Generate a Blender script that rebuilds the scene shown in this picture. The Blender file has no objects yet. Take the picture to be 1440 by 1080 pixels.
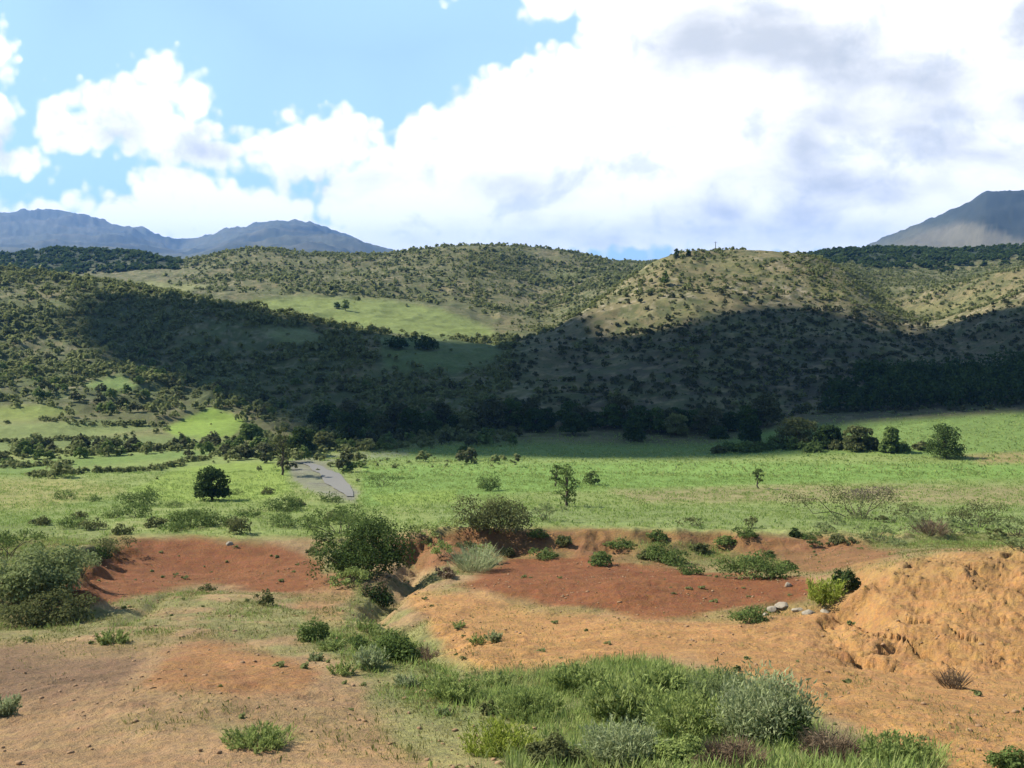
import bpy, math, random
import numpy as np

# ------------------------------------------------------------------ camera, light, exposure
F = 1354.0                                  # focal length in photo pixels (photo 1440 x 1080)
PITCH = math.atan(140.0 / F)
SP, CP = math.sin(PITCH), math.cos(PITCH)
SC = bpy.context.scene
COL = SC.collection
rng = np.random.default_rng(7)

cam_d = bpy.data.cameras.new('camera')
cam = bpy.data.objects.new('camera', cam_d)
COL.objects.link(cam)
cam.location = (0, 0, 0)
cam.rotation_euler = (math.radians(90) - PITCH, 0, 0)
cam_d.sensor_width = 36.0
cam_d.lens = 36.0 * F / 1440.0
cam_d.clip_start = 0.2
cam_d.clip_end = 60000.0
SC.camera = cam

SUN_EL = math.radians(42)
SUN_AZ = np.array([-0.945, 0.326])          # horizontal direction towards the sun
SUN_AZ = SUN_AZ / np.linalg.norm(SUN_AZ)
SUN_DIR = np.array([SUN_AZ[0] * math.cos(SUN_EL), SUN_AZ[1] * math.cos(SUN_EL), math.sin(SUN_EL)])
sun_d = bpy.data.lights.new('sun', 'SUN')
sun_d.energy = 5.0
sun_d.angle = math.radians(0.5)
sun_d.color = (1.0, 0.93, 0.82)
sun = bpy.data.objects.new('sun', sun_d)
COL.objects.link(sun)
from mathutils import Vector
sun.rotation_euler = Vector(SUN_DIR).to_track_quat('Z', 'Y').to_euler()
sun.location = (-300, 100, 900)

SC.view_settings.view_transform = 'Standard'
SC.view_settings.look = 'None'
SC.view_settings.exposure = 0.85
SC.view_settings.gamma = 1.0
SC.cycles.use_denoising = True
SC.cycles.max_bounces = 6
SC.cycles.diffuse_bounces = 3
SC.cycles.transparent_max_bounces = 8
SC.cycles.volume_bounces = 1


def pix_to_at(px, py):
    """photo pixel -> (x/y, z/y) of its viewing ray"""
    cx = (np.asarray(px, float) - 720.0) / F
    cy = (540.0 - np.asarray(py, float)) / F
    den = CP + cy * SP
    return cx / den, (-SP + cy * CP) / den


def at_to_pix(A, T):
    cy = (T * CP + SP) / (CP - T * SP)
    cx = A * (CP + cy * SP)
    return 720.0 + cx * F, 540.0 - cy * F


# ------------------------------------------------------------------ node helpers
class NT:
    def __init__(self, tree):
        self.t = tree
        tree.nodes.clear()

    def n(self, typ, **kw):
        nd = self.t.nodes.new(typ)
        for k, v in kw.items():
            setattr(nd, k, v)
        return nd

    def lk(self, a, b):
        self.t.links.new(a, b)

    def val(self, sock, v):
        if isinstance(v, bpy.types.NodeSocket):
            self.lk(v, sock)
        else:
            sock.default_value = v

    def math(self, op, a, b=0.0, c=0.0, clamp=False):
        nd = self.n('ShaderNodeMath', operation=op)
        nd.use_clamp = clamp
        self.val(nd.inputs[0], a)
        self.val(nd.inputs[1], b)
        self.val(nd.inputs[2], c)
        return nd.outputs[0]

    def vmath(self, op, a, b=(0, 0, 0), out=0):
        nd = self.n('ShaderNodeVectorMath', operation=op)
        self.val(nd.inputs[0], a)
        self.val(nd.inputs[1], b)
        return nd.outputs[out]

    def mapr(self, v, a, b, c=0.0, d=1.0, smooth=True):
        nd = self.n('ShaderNodeMapRange', interpolation_type='SMOOTHSTEP' if smooth else 'LINEAR')
        self.val(nd.inputs['Value'], v)
        for k, x in zip(('From Min', 'From Max', 'To Min', 'To Max'), (a, b, c, d)):
            nd.inputs[k].default_value = x
        return nd.outputs[0]

    def mix(self, f, a, b, blend='MIX'):
        nd = self.n('ShaderNodeMix', data_type='RGBA', blend_type=blend)
        self.val(nd.inputs[0], f)
        self.val(nd.inputs[6], a)
        self.val(nd.inputs[7], b)
        return nd.outputs[2]

    def noise(self, vec, scale, detail=4.0, rough=0.55, dist=0.0):
        nd = self.n('ShaderNodeTexNoise')
        self.lk(vec, nd.inputs['Vector'])
        nd.inputs['Scale'].default_value = scale
        nd.inputs['Detail'].default_value = detail
        nd.inputs['Roughness'].default_value = rough
        nd.inputs['Distortion'].default_value = dist
        return nd.outputs['Fac']


# ------------------------------------------------------------------ sky with cumulus clouds
world = bpy.data.worlds.new('World')
SC.world = world
world.use_nodes = True
w = NT(world.node_tree)
SKY_STRENGTH = 0.068
sky = w.n('ShaderNodeTexSky', sky_type='NISHITA')
sky.sun_disc = False
sky.sun_elevation = SUN_EL
sky.sun_rotation = math.atan2(SUN_AZ[0], SUN_AZ[1])
sky.altitude = 1800.0
sky.air_density = 1.0
sky.dust_density = 0.6
sky.ozone_density = 1.4
tc = w.n('ShaderNodeTexCoord')
sep = w.n('ShaderNodeSeparateXYZ')
w.lk(tc.outputs['Generated'], sep.inputs[0])
yy = w.math('MAXIMUM', sep.outputs[1], 0.22)
comb = w.n('ShaderNodeCombineXYZ')
w.lk(w.math('DIVIDE', sep.outputs[0], yy), comb.inputs[0])
w.lk(w.math('DIVIDE', sep.outputs[2], yy), comb.inputs[1])
UV = comb.outputs[0]


def blobs(lst, unit):
    """union of soft ellipses (photo pixels), value in units of `unit` radians inside the edge"""
    acc = None
    for (px, py, rx, ry) in lst:
        u, v = pix_to_at(px, py)
        a, b = rx / F, ry / F
        dv = w.vmath('SUBTRACT', UV, (float(u), float(v), 0))
        dv = w.vmath('MULTIPLY', dv, (1 / a, 1 / b, 0))
        ln = w.vmath('LENGTH', dv, out=1)
        k = min(a, b) / unit
        val = w.math('MULTIPLY_ADD', ln, -k, k)
        acc = val if acc is None else w.math('SMOOTH_MAX', acc, val, 0.25)
    return acc


CLOUDS = [
    (0, 85, 26, 45), (-20, 170, 55, 70), (15, 225, 48, 28),
    (225, 105, 45, 48), (180, 150, 110, 52), (80, 165, 42, 48), (275, 140, 42, 50), (250, 190, 90, 48), (130, 190, 80, 28),
    (290, 215, 60, 32), (350, 205, 40, 22),
    (415, 222, 72, 42), (495, 190, 46, 40), (450, 205, 70, 40), (535, 205, 16, 22), (410, 165, 16, 14),
    (240, 262, 70, 36), (200, 305, 170, 42), (60, 305, 80, 26), (330, 315, 150, 60), (470, 350, 160, 50),
    (620, 190, 60, 48), (560, 290, 110, 75), (700, 150, 70, 60), (770, 120, 70, 50), (700, 250, 180, 120),
    (850, 190, 180, 140), (960, 220, 200, 120), (880, 300, 260, 60), (1000, 100, 190, 150), (1200, 110, 250, 150), (1120, 230, 330, 110),
    (1380, 150, 200, 160), (1350, 270, 180, 80), (850, 30, 40, 40), (770, 6, 55, 34), (900, 60, 70, 80), (1100, -60, 350, 150),
    (1300, -80, 300, 160), (650, -130, 80, 20), (300, -220, 160, 60), (-300, 120, 180, 120), (1750, 120, 260, 200), (-250, 300, 300, 60),
    (1500, 300, 200, 70), (640, -2, 26, 7), (1100, 320, 260, 45),
]
cloud_f = blobs(CLOUDS, 0.022)
n1 = w.noise(w.vmath('ADD', UV, (3.1, 1.7, 0.4)), 9.0, 9.0, 0.58, 0.25)
vor = w.n('ShaderNodeTexVoronoi', feature='SMOOTH_F1')
w.lk(w.vmath('ADD', UV, w.vmath('SCALE', UV, (0, 0, 0))), vor.inputs['Vector'])
vor.inputs['Scale'].default_value = 34.0
vor.inputs['Smoothness'].default_value = 0.35
vor2 = w.n('ShaderNodeTexVoronoi', feature='SMOOTH_F1')
w.lk(UV, vor2.inputs['Vector'])
vor2.inputs['Scale'].default_value = 82.0
vor2.inputs['Smoothness'].default_value = 0.35
bil = w.math('ADD', w.math('MULTIPLY_ADD', vor.outputs['Distance'], -0.9, 0.32), w.math('MULTIPLY_ADD', vor2.outputs['Distance'], -0.4, 0.15))
nn = w.math('ADD', w.math('MULTIPLY_ADD', n1, 2.2, -1.1), bil)
dens = w.math('ADD', cloud_f, nn)
mask = w.mapr(dens, -0.28, 0.38)
# thin veil near the clouds' edges and the horizon
veil = w.mapr(w.math('ADD', cloud_f, w.math('MULTIPLY_ADD', n1, 2.0, -1.0)), -11.0, 0.6, 0.2, 0.78)
# grey undersides
GREY = [(1250, 110, 150, 30), (1180, 260, 130, 30), (1330, 215, 120, 16), (990, 60, 85, 52), (1080, 62, 110, 46), (1160, 78, 90, 34), (1260, 90, 100, 18), (1250, 183, 110, 12), (1370, 160, 110, 18), (1440, 140, 60, 30), (1130, 205, 34, 55), (1160, 170, 60, 14), (1370, 195, 50, 14), (1090, 20, 60, 30),
        (1010, 320, 170, 16), (1120, 300, 50, 26), (870, 335, 120, 9), (170, 192, 36, 14), (285, 215, 46, 24), (1020, 300, 36, 18),
        (740, 262, 60, 16), (1230, 240, 26, 14), (485, 250, 40, 10), (0, 205, 14, 20), (1200, 60, 60, 30), (1435, 60, 20, 40)]
grey_f = blobs(GREY, 0.022)
n2 = w.noise(w.vmath('MULTIPLY', UV, (1.0, 1.7, 0)), 11.0, 7.0, 0.6, 0.2)
grey = w.mapr(w.math('ADD', grey_f, w.math('MULTIPLY_ADD', n2, 3.8, -2.0)), -1.1, 1.5, 0.0, 0.85)
# broad soft modelling of the right-hand cloud deck
SOFT = [(1250, 150, 260, 130), (1150, 290, 160, 60), (1350, 230, 150, 50)]
soft = w.mapr(w.math('ADD', blobs(SOFT, 0.03), w.math('MULTIPLY_ADD', n2, 4.0, -2.4)), -0.3, 2.6, 0.0, 0.5)
K = 1.0 / SKY_STRENGTH
n1s = w.noise(w.vmath('ADD', UV, (3.1 + .012, 1.7 - .02, 0.4)), 9.0, 9.0, 0.58, 0.25)
relief = w.mapr(w.math('SUBTRACT', n1s, n1), 0.015, 0.16, 0.0, 0.6)  # billow shading away from the sun, mixed into the cloud colour
ccol = w.mix(soft, (0.82 * K, 0.81 * K, 0.80 * K, 1), (0.56 * K, 0.575 * K, 0.60 * K, 1))
ccol = w.mix(relief, ccol, (0.44 * K, 0.485 * K, 0.55 * K, 1))
ccol = w.mix(grey, ccol, (0.345 * K, 0.375 * K, 0.42 * K, 1))
blue = w.mix(1.0, sky.outputs[0], (1.0, .98, .98, 1), 'MULTIPLY')
scol = w.mix(veil, blue, (0.34 * K, 0.53 * K, 0.76 * K, 1))
scol = w.mix(mask, scol, ccol)
bg = w.n('ShaderNodeBackground')
w.lk(scol, bg.inputs['Color'])
bg.inputs['Strength'].default_value = SKY_STRENGTH
wo = w.n('ShaderNodeOutputWorld')
w.lk(bg.outputs[0], wo.inputs['Surface'])
world.cycles.sampling_method = 'MANUAL'
world.cycles.sample_map_resolution = 512


# ------------------------------------------------------------------ numpy noise
def _hash(ix, iy, seed):
    h = (ix.astype(np.int64) * 374761393 + iy.astype(np.int64) * 668265263 + seed * 1442695041) & 0xFFFFFFFF
    h = ((h ^ (h >> 13)) * 1274126177) & 0xFFFFFFFF
    return ((h ^ (h >> 16)) & 0xFFFF) / 65535.0


def vnoise(x, y, seed=0):
    ix, iy = np.floor(x), np.floor(y)
    fx, fy = x - ix, y - iy
    ix, iy = ix.astype(np.int64), iy.astype(np.int64)
    sx, sy = fx * fx * fx * (fx * (fx * 6 - 15) + 10), fy * fy * fy * (fy * (fy * 6 - 15) + 10)
    a, b = _hash(ix, iy, seed), _hash(ix + 1, iy, seed)
    c, d = _hash(ix, iy + 1, seed), _hash(ix + 1, iy + 1, seed)
    return (a + (b - a) * sx) * (1 - sy) + (c + (d - c) * sx) * sy


def fbm(x, y, wl, octv=4, seed=0, gain=0.5, ridged=False):
    """roughly -1..1"""
    s = np.zeros_like(x, float)
    amp, tot = 1.0, 0.0
    ca, sa = math.cos(0.6), math.sin(0.6)
    fx, fy = x / wl, y / wl
    for o in range(octv):
        v = vnoise(fx, fy, seed + o * 17) * 2 - 1
        if ridged:
            v = 1 - 2 * np.abs(v)
        s += amp * v
        tot += amp
        amp *= gain
        fx, fy = (fx * ca - fy * sa) * 2.03 + 5.3, (fx * sa + fy * ca) * 2.03 + 1.7
    return s / tot


def sstep(a, b, x):
    t = np.clip((x - a) / (b - a), 0, 1)
    return t * t * (3 - 2 * t)


# ------------------------------------------------------------------ terrain: ridge lines laid out by distance
def pchip_slopes(x, y):
    h = np.diff(x, axis=0)
    dl = np.diff(y, axis=0) / h
    m = np.zeros_like(y)
    w1 = 2 * h[1:] + h[:-1]
    w2 = h[1:] + 2 * h[:-1]
    d0, d1 = dl[:-1], dl[1:]
    with np.errstate(divide='ignore', invalid='ignore'):
        hm = (w1 + w2) / (w1 / d0 + w2 / d1)
    m[1:-1] = np.where(d0 * d1 > 0, hm, 0.0)
    m[0], m[-1] = dl[0], dl[-1]
    return m


def pchip1(xs, ys, q):
    xs, ys = np.asarray(xs, float), np.asarray(ys, float)
    if len(xs) == 1:
        return np.full_like(q, ys[0])
    if len(xs) == 2:
        return np.interp(q, xs, ys)
    m = pchip_slopes(xs, ys)
    q = np.clip(q, xs[0], xs[-1])
    i = np.clip(np.searchsorted(xs, q, side='right') - 1, 0, len(xs) - 2)
    h = xs[i + 1] - xs[i]
    t = (q - xs[i]) / h
    return ((2 * t**3 - 3 * t**2 + 1) * ys[i] + (t**3 - 2 * t**2 + t) * h * m[i] + (-2 * t**3 + 3 * t**2) * ys[i + 1] + (t**3 - t**2) * h * m[i + 1])


LAYERS = [
    # (bearing in photo px, distance m, height as photo row)
    [(0, 14, 1082), (720, 14, 1082), (1440, 14, 1082)],
    [(0, 20, 975), (300, 20, 972), (720, 20, 982), (1200, 20, 990), (1440, 20, 995)],
    [(0, 28, 905), (300, 28, 900), (720, 28, 908), (1100, 28, 915), (1200, 28, 925), (1320, 26.8, 945), (1440, 26, 955)],
    [(0, 39, 853), (300, 39, 853), (720, 38, 866), (1100, 36, 862), (1180, 35.5, 850), (1225, 35, 822), (1320, 34, 806), (1440, 33.5, 794), (1700, 33, 786)],
    [(0, 48, 815), (300, 50, 822), (520, 49, 818), (720, 48, 815), (960, 48, 818), (1140, 47, 808), (1240, 43, 792), (1320, 41, 783), (1440, 40, 772), (1700, 40, 765)],
    [(0, 58, 782), (300, 60, 774), (460, 59, 778), (720, 60, 778), (960, 60, 776), (1140, 59, 774), (1240, 57, 768), (1440, 56, 764)],
    [(0, 64, 752), (300, 63, 755), (460, 64, 757), (600, 63, 748), (720, 63, 746), (960, 63, 747), (1200, 63, 752), (1440, 64, 754)],
    [(0, 95, 706), (720, 95, 704), (1440, 95, 706)],
    [(0, 130, 664), (720, 130, 665), (1440, 130, 662)],
    [(-200, 165, 622), (0, 165, 626), (240, 168, 625), (420, 185, 615), (600, 190, 613), (1000, 190, 610), (1080, 190, 603), (1200, 192, 592), (1440, 195, 580), (1700, 195, 575)],
    [(0, 255, 492), (240, 250, 512), (480, 245, 532), (600, 240, 545), (720, 240, 540), (840, 265, 508), (960, 280, 475), (1060, 290, 458), (1200, 285, 474), (1320, 262, 520), (1440, 252, 516)],
    [(-200, 400, 370), (0, 380, 379), (120, 365, 398), (240, 350, 415), (360, 335, 435), (480, 325, 458), (600, 315, 475), (700, 312, 484), (780, 335, 462), (840, 360, 421),
     (880, 385, 393), (930, 400, 367), (960, 410, 358), (1060, 420, 352), (1110, 420, 354), (1180, 405, 378), (1240, 375, 425), (1300, 350, 450), (1370, 340, 432), (1440, 330, 409), (1600, 320, 380)],
    [(0, 450, 387), (120, 440, 399), (240, 420, 416), (360, 390, 436), (480, 370, 458), (600, 360, 472), (700, 350, 483), (780, 400, 470), (840, 430, 432), (900, 450, 402), (960, 470, 385),
     (1060, 480, 380), (1110, 480, 385), (1180, 450, 394), (1240, 410, 430), (1300, 390, 452), (1370, 380, 436), (1440, 370, 414), (1600, 360, 390)],
    [(0, 560, 390), (120, 540, 394), (240, 520, 406), (360, 490, 413), (480, 480, 420), (600, 480, 431), (680, 480, 444), (760, 480, 450), (840, 500, 416), (900, 520, 399), (1000, 540, 385),
     (1110, 540, 382), (1180, 520, 386), (1240, 460, 418), (1300, 455, 406), (1370, 445, 391), (1440, 435, 376), (1600, 420, 350)],
    [(0, 650, 386), (120, 640, 386), (240, 600, 391), (360, 590, 380), (480, 590, 387), (600, 590, 382), (680, 590, 386), (760, 600, 396), (840, 620, 386), (900, 640, 385), (1000, 640, 385),
     (1110, 640, 378), (1180, 620, 374), (1240, 560, 400), (1300, 540, 402), (1370, 530, 392), (1440, 520, 380), (1600, 500, 360)],
    [(-300, 820, 362), (0, 800, 358), (120, 780, 355), (200, 760, 359), (255, 740, 369), (300, 710, 361), (380, 690, 350), (450, 690, 358), (530, 690, 358), (600, 690, 348), (650, 690, 344),
     (720, 700, 347), (800, 720, 357), (880, 760, 370), (940, 800, 372), (1040, 820, 370), (1120, 820, 362), (1170, 820, 354), (1250, 820, 350), (1320, 820, 353), (1440, 800, 347), (1600, 800, 340)],
    [(0, 1100, 375), (255, 1050, 379), (650, 1000, 373), (940, 1100, 381), (1440, 1100, 372)],
    [(0, 2300, 372), (720, 2000, 376), (1440, 1700, 366)],
    [(-300, 5500, 290), (0, 5500, 304), (60, 5500, 307), (100, 5500, 310), (180, 5400, 326), (230, 5300, 340), (264, 5200, 350), (300, 5000, 340), (350, 4800, 327), (405, 4700, 319), (460, 4700, 328), (500, 4700, 342), (540, 4600, 360),
     (600, 4500, 375), (900, 4000, 380), (1100, 3500, 378), (1180, 3200, 362), (1220, 3200, 343), (1260, 3150, 323), (1320, 3080, 304), (1350, 3020, 288), (1378, 2960, 272), (1440, 2860, 272), (1600, 2600, 268), (1800, 2500, 285)],
    [(0, 7500, 385), (1440, 6500, 385)],
    [(0, 9600, 392), (1440, 9600, 392)],
]
PT = np.arange(-1200.0, 2641.0, 6.0)
LT = np.linspace(math.log(9.0), math.log(9600.0), 1000)


def build_table():
    ds, ts = [np.full_like(PT, 9.0)], [np.full_like(PT, -5.3 / 9.0)]
    for lay in LAYERS:
        xs = [p[0] for p in lay]
        ds.append(pchip1(xs, [p[1] for p in lay], PT))
        ts.append(pix_to_at(PT, pchip1(xs, [p[2] for p in lay], PT))[1])
    X = np.log(np.array(ds))                # (K, NP)
    Y = np.array(ts)
    M = pchip_slopes(X, Y)
    tab = np.zeros((len(PT), len(LT)))
    for j in range(len(PT)):
        x, y, m = X[:, j], Y[:, j], M[:, j]
        i = np.clip(np.searchsorted(x, LT, side='right') - 1, 0, len(x) - 2)
        h = x[i + 1] - x[i]
        t = np.clip((LT - x[i]) / h, 0, 1)
        tab[j] = ((2 * t**3 - 3 * t**2 + 1) * y[i] + (t**3 - 2 * t**2 + t) * h * m[i] + (-2 * t**3 + 3 * t**2) * y[i + 1] + (t**3 - t**2) * h * m[i + 1])
    return tab


TAB = build_table()


def base_z(x, y):
    yc = np.maximum(y, 9.0)
    P = np.clip(720.0 + x / yc * F * CP, PT[0], PT[-1] - 1e-3)
    L = np.clip(np.log(yc), LT[0], LT[-1] - 1e-6)
    fi, fj = (P - PT[0]) / 6.0, (L - LT[0]) / (LT[1] - LT[0])
    i, j = np.minimum(fi.astype(int), len(PT) - 2), np.minimum(fj.astype(int), len(LT) - 2)
    a, b = fi - i, fj - j
    T = (TAB[i, j] * (1 - a) + TAB[i + 1, j] * a) * (1 - b) + (TAB[i, j + 1] * (1 - a) + TAB[i + 1, j + 1] * a) * b
    z = T * yc
    zn = np.where(y > 0, -1.65 - (5.3 - 1.65) / 9.0 * y, -1.65 - 0.12 * y)
    return np.where(y < 9.0, zn, z)


def ray_hit(px, py, fn, dmin=11.0, dmax=6000.0):
    A, T = pix_to_at(px, py)
    d = np.exp(np.arange(math.log(dmin), math.log(dmax), 0.004))
    z = fn(A * d, d)
    hit = np.nonzero(z >= T * d)[0]
    k = hit[0] if len(hit) else len(d) - 1
    if k > 0:
        g0, g1 = z[k - 1] - T * d[k - 1], z[k] - T * d[k]
        f = 0.0 if g1 == g0 else np.clip(-g0 / (g1 - g0), 0, 1)
        dd = d[k - 1] + (d[k] - d[k - 1]) * f
    else:
        dd = d[0]
    return float(A * dd), float(dd)


def b_at(px, py, **k):
    return np.array(ray_hit(px, py, base_z, **k))


def seg_dist(x, y, pts):
    best = np.full_like(x, 1e9)
    for (ax, ay), (bx, by) in zip(pts[:-1], pts[1:]):
        vx, vy = bx - ax, by - ay
        t = np.clip(((x - ax) * vx + (y - ay) * vy) / (vx * vx + vy * vy), 0, 1)
        best = np.minimum(best, np.hypot(x - ax - t * vx, y - ay - t * vy))
    return best


MOUND = b_at(900, 838)
GULLY = [b_at(*p) for p in ((592, 772), (575, 800), (548, 838), (545, 852), (580, 885), (640, 935))]
RILL = [b_at(*p) for p in ((240, 838), (210, 862), (150, 880), (100, 884))]
RILL2 = [b_at(*p) for p in ((1205, 812), (1212, 850), (1216, 872))]
BANKL = [b_at(*p) for p in ((178, 768), (130, 792), (92, 822), (96, 862))]
PITL = b_at(300, 790)
BUMP2 = b_at(640, 790)
STONE_L = [b_at(*p) for p in ((1040, 868), (1110, 862), (1190, 846))]


def H(x, y):
    x, y = np.asarray(x, float), np.asarray(y, float)
    z = base_z(x, y)
    near = 1 - sstep(62, 76, y)
    field = sstep(60, 74, y) * (1 - sstep(150, 200, y))
    hill = sstep(150, 230, y) * (1 - sstep(900, 1300, y))
    mount = sstep(1500, 2600, y)
    front = sstep(9.0, 15.0, y)
    wx, wy = x + 1.5 * fbm(x, y, 5.0, 2, 91), y + 1.5 * fbm(x, y, 5.0, 2, 97)
    z = z + near * (0.22 * fbm(x, y, 6.0, 3, 11) + (0.4 + 0.6 * front) * (0.07 * fbm(x, y, 1.3, 3, 23)) + 0.035 * fbm(x, y, 0.35, 3, 29) + front * 0.07 * fbm(x, y, .8, 4, 313, ridged=True) * sstep(-.2, .3, fbm(x, y, 5.0, 2, 317)))
    z = z + field * (0.25 * fbm(x, y, 16.0, 3, 31) + 0.05 * fbm(x, y, 1.4, 2, 37))
    z = z + hill * (2.6 * fbm(x, y, 52.0, 3, 41) + 1.1 * fbm(x, y, 13.0, 3, 43, ridged=True) - 0.3)
    z = z + mount * (y / 4500.0) * (70 * fbm(x, y, 1100.0, 5, 53, ridged=True) + 26 * fbm(x, y, 260.0, 4, 59, ridged=True) - 26 + 9 * fbm(x, y, 70.0, 3, 61, ridged=True))
    # terraces on the left slope
    lt = sstep(105, 125, y) * (1 - sstep(210, 260, y)) * (1 - sstep(-0.20, -0.12, x / np.maximum(y, 9)))
    st = z / 1.9 + 0.15 * fbm(x, y, 20, 2, 71)
    fr = st - np.floor(st)
    z = z + lt * 1.9 * 0.75 * (sstep(0.15, 0.85, fr) - fr)
    if np.any(y < 90):
        # red mound
        u, v = (wx - MOUND[0]) / 8.0, (wy - MOUND[1]) / 4.6
        z = z + 0.75 * np.exp(-(u * u + v * v) * 1.2)
        u, v = (wx - BUMP2[0]) / 2.6, (wy - BUMP2[1]) / 2.4
        z = z + 0.55 * np.exp(-(u * u + v * v))
        # gully between the two bare slopes
        dg = seg_dist(wx, wy, GULLY)
        z = z - 0.95 * np.exp(-((dg + .3 * fbm(x, y, .9, 3, 311)) / .85) ** 2) * (1 - 0.5 * sstep(26, 40, 66 - y))
        z = z + np.exp(-(dg / 2.2) ** 2) * .22 * fbm(x, y, .9, 5, 353, gain=.65, ridged=True)
        z = z - 0.22 * np.exp(-(seg_dist(wx, wy, RILL) / 0.35) ** 2)
        z = z - 0.55 * np.exp(-(seg_dist(wx, wy, RILL2) / 0.5) ** 2)
        z = z + 0.35 * np.exp(-(seg_dist(wx, wy, STONE_L) / 0.6) ** 2)
        # shrub-grown bank on the left, its edge fluted by run-off
        db = seg_dist(wx, wy, BANKL)
        cxl = np.interp(y, [BANKL[3][1], BANKL[2][1], BANKL[1][1], BANKL[0][1]], [BANKL[3][0], BANKL[2][0], BANKL[1][0], BANKL[0][0]])
        sd = cxl - x + 0.5 * fbm(x, y, 2.2, 2, 77)
        ext = sstep(BANKL[3][1] - 4, BANKL[3][1] + 2, y) * (1 - sstep(BANKL[0][1] - 6, BANKL[0][1] + 3, y))
        z = z + 1.25 * ext * sstep(-1.7, 0.6, sd + .5 * fbm(x, y, 1.0, 3, 323)) * (1 - sstep(8, 16, sd))
        flute = ext * np.exp(-(sd + 0.7) ** 2 / 1.2)
        z = z + flute * 0.5 * fbm(x + 0.6 * y, y * 3.0, 3.2, 2, 83, ridged=True)
        # pit floor
        u, v = (wx - PITL[0]) / 7.0, (wy - PITL[1]) / 4.2
        z = z - 0.5 * np.exp(-(u * u + v * v))
        # rough, run-off scored bank on the right
        A = x / np.maximum(y, 9)
        rb = sstep(0.30, 0.37, A) * sstep(25.5, 27.5, y) * (1 - sstep(36, 44, y))
        qx, qy = x + .5 * fbm(x, y, 1.6, 3, 341), y + .5 * fbm(x, y, 1.6, 3, 343)
        wl = x + .5 * y
        rill = fbm(qx + .55 * qy, qy * .45, 1.3, 5, 101, gain=.6, ridged=True)
        z = z + rb * (0.35 * fbm(x, y, 3.4, 3, 321) + 0.28 * rill + .10 * fbm(qx, qy, .32, 3, 103, gain=.7)
                      - .45 * np.exp(-(fbm(qx + .6 * qy, qy * .5, 1.7, 2, 319) / .05) ** 2) * sstep(-.2, .2, fbm(x, y, 2.0, 2, 345)))
        lipy = 33.6 + 1.9 * fbm(x, y * .5, 4.5, 5, 347, gain=.6) + 2.0 * (A - .42)
        z = z - (.45 + .3 * fbm(x, y, 3.5, 2, 355)) * sstep(.31, .36, A) * (1 - sstep(-.9, .3, y - lipy + .5 * fbm(x, y, .7, 4, 357))) * sstep(27.5, 33, y)
        # crumbling scarp below the field edge
        sc = sstep(57, 60, y) * (1 - sstep(62, 65, y)) * sstep(-0.12, -0.06, A)
        z = z + sc * 0.55 * fbm(x, y * 1.4, 3.2, 4, 107, ridged=True)
    return z


def at(px, py, **k):
    x, y = ray_hit(px, py, H, **k)
    return x, y, float(H(np.array([x]), np.array([y]))[0])


# ------------------------------------------------------------------ mesh helpers
def mesh_np(name, V, Fc, smooth=False):
    me = bpy.data.meshes.new(name)
    V = np.asarray(V, np.float32)
    Fc = np.asarray(Fc, np.int32)
    k = Fc.shape[1]
    me.vertices.add(len(V))
    me.vertices.foreach_set('co', V.ravel())
    me.loops.add(Fc.size)
    me.loops.foreach_set('vertex_index', Fc.ravel())
    me.polygons.add(len(Fc))
    me.polygons.foreach_set('loop_start', np.arange(0, Fc.size, k, dtype=np.int32))
    me.polygons.foreach_set('loop_total', np.full(len(Fc), k, np.int32))
    if smooth:
        me.polygons.foreach_set('use_smooth', np.ones(len(Fc), bool))
    me.update(calc_edges=True)
    return me


def link(name, me, mat=None, parent=None):
    o = bpy.data.objects.new(name, me)
    COL.objects.link(o)
    if mat is not None and not me.materials:
        me.materials.append(mat)
    if parent is not None:
        o.parent = parent
    return o


def tag(o, label=None, cat=None, group=None, kind=None):
    for k, v in (('label', label), ('category', cat), ('group', group), ('kind', kind)):
        if v is not None:
            o[k] = v
    return o


def empty(name, loc, rz=0.0):
    o = bpy.data.objects.new(name, None)
    o.empty_display_size = 0.2
    o.location = loc
    o.rotation_euler = (0, 0, rz)
    COL.objects.link(o)
    return o


# ------------------------------------------------------------------ zones painted as ground colour
def poly_sd(px, py, poly):
    """signed distance in photo px, positive inside"""
    poly = np.asarray(poly, float)
    inside = np.zeros(px.shape, bool)
    best = np.full(px.shape, 1e9)
    n = len(poly)
    for i in range(n):
        ax, ay = poly[i]
        bx, by = poly[(i + 1) % n]
        vx, vy = bx - ax, by - ay
        t = np.clip(((px - ax) * vx + (py - ay) * vy) / (vx * vx + vy * vy + 1e-9), 0, 1)
        best = np.minimum(best, np.hypot(px - ax - t * vx, py - ay - t * vy))
        if ay != by:
            c = ((ay > py) != (by > py)) & (px < (bx - ax) * (py - ay) / (by - ay) + ax)
            inside ^= c
    return np.where(inside, best, -best)


ZONES = {}     # filled by paint(): name -> (poly, dmin, dmax)


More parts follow.
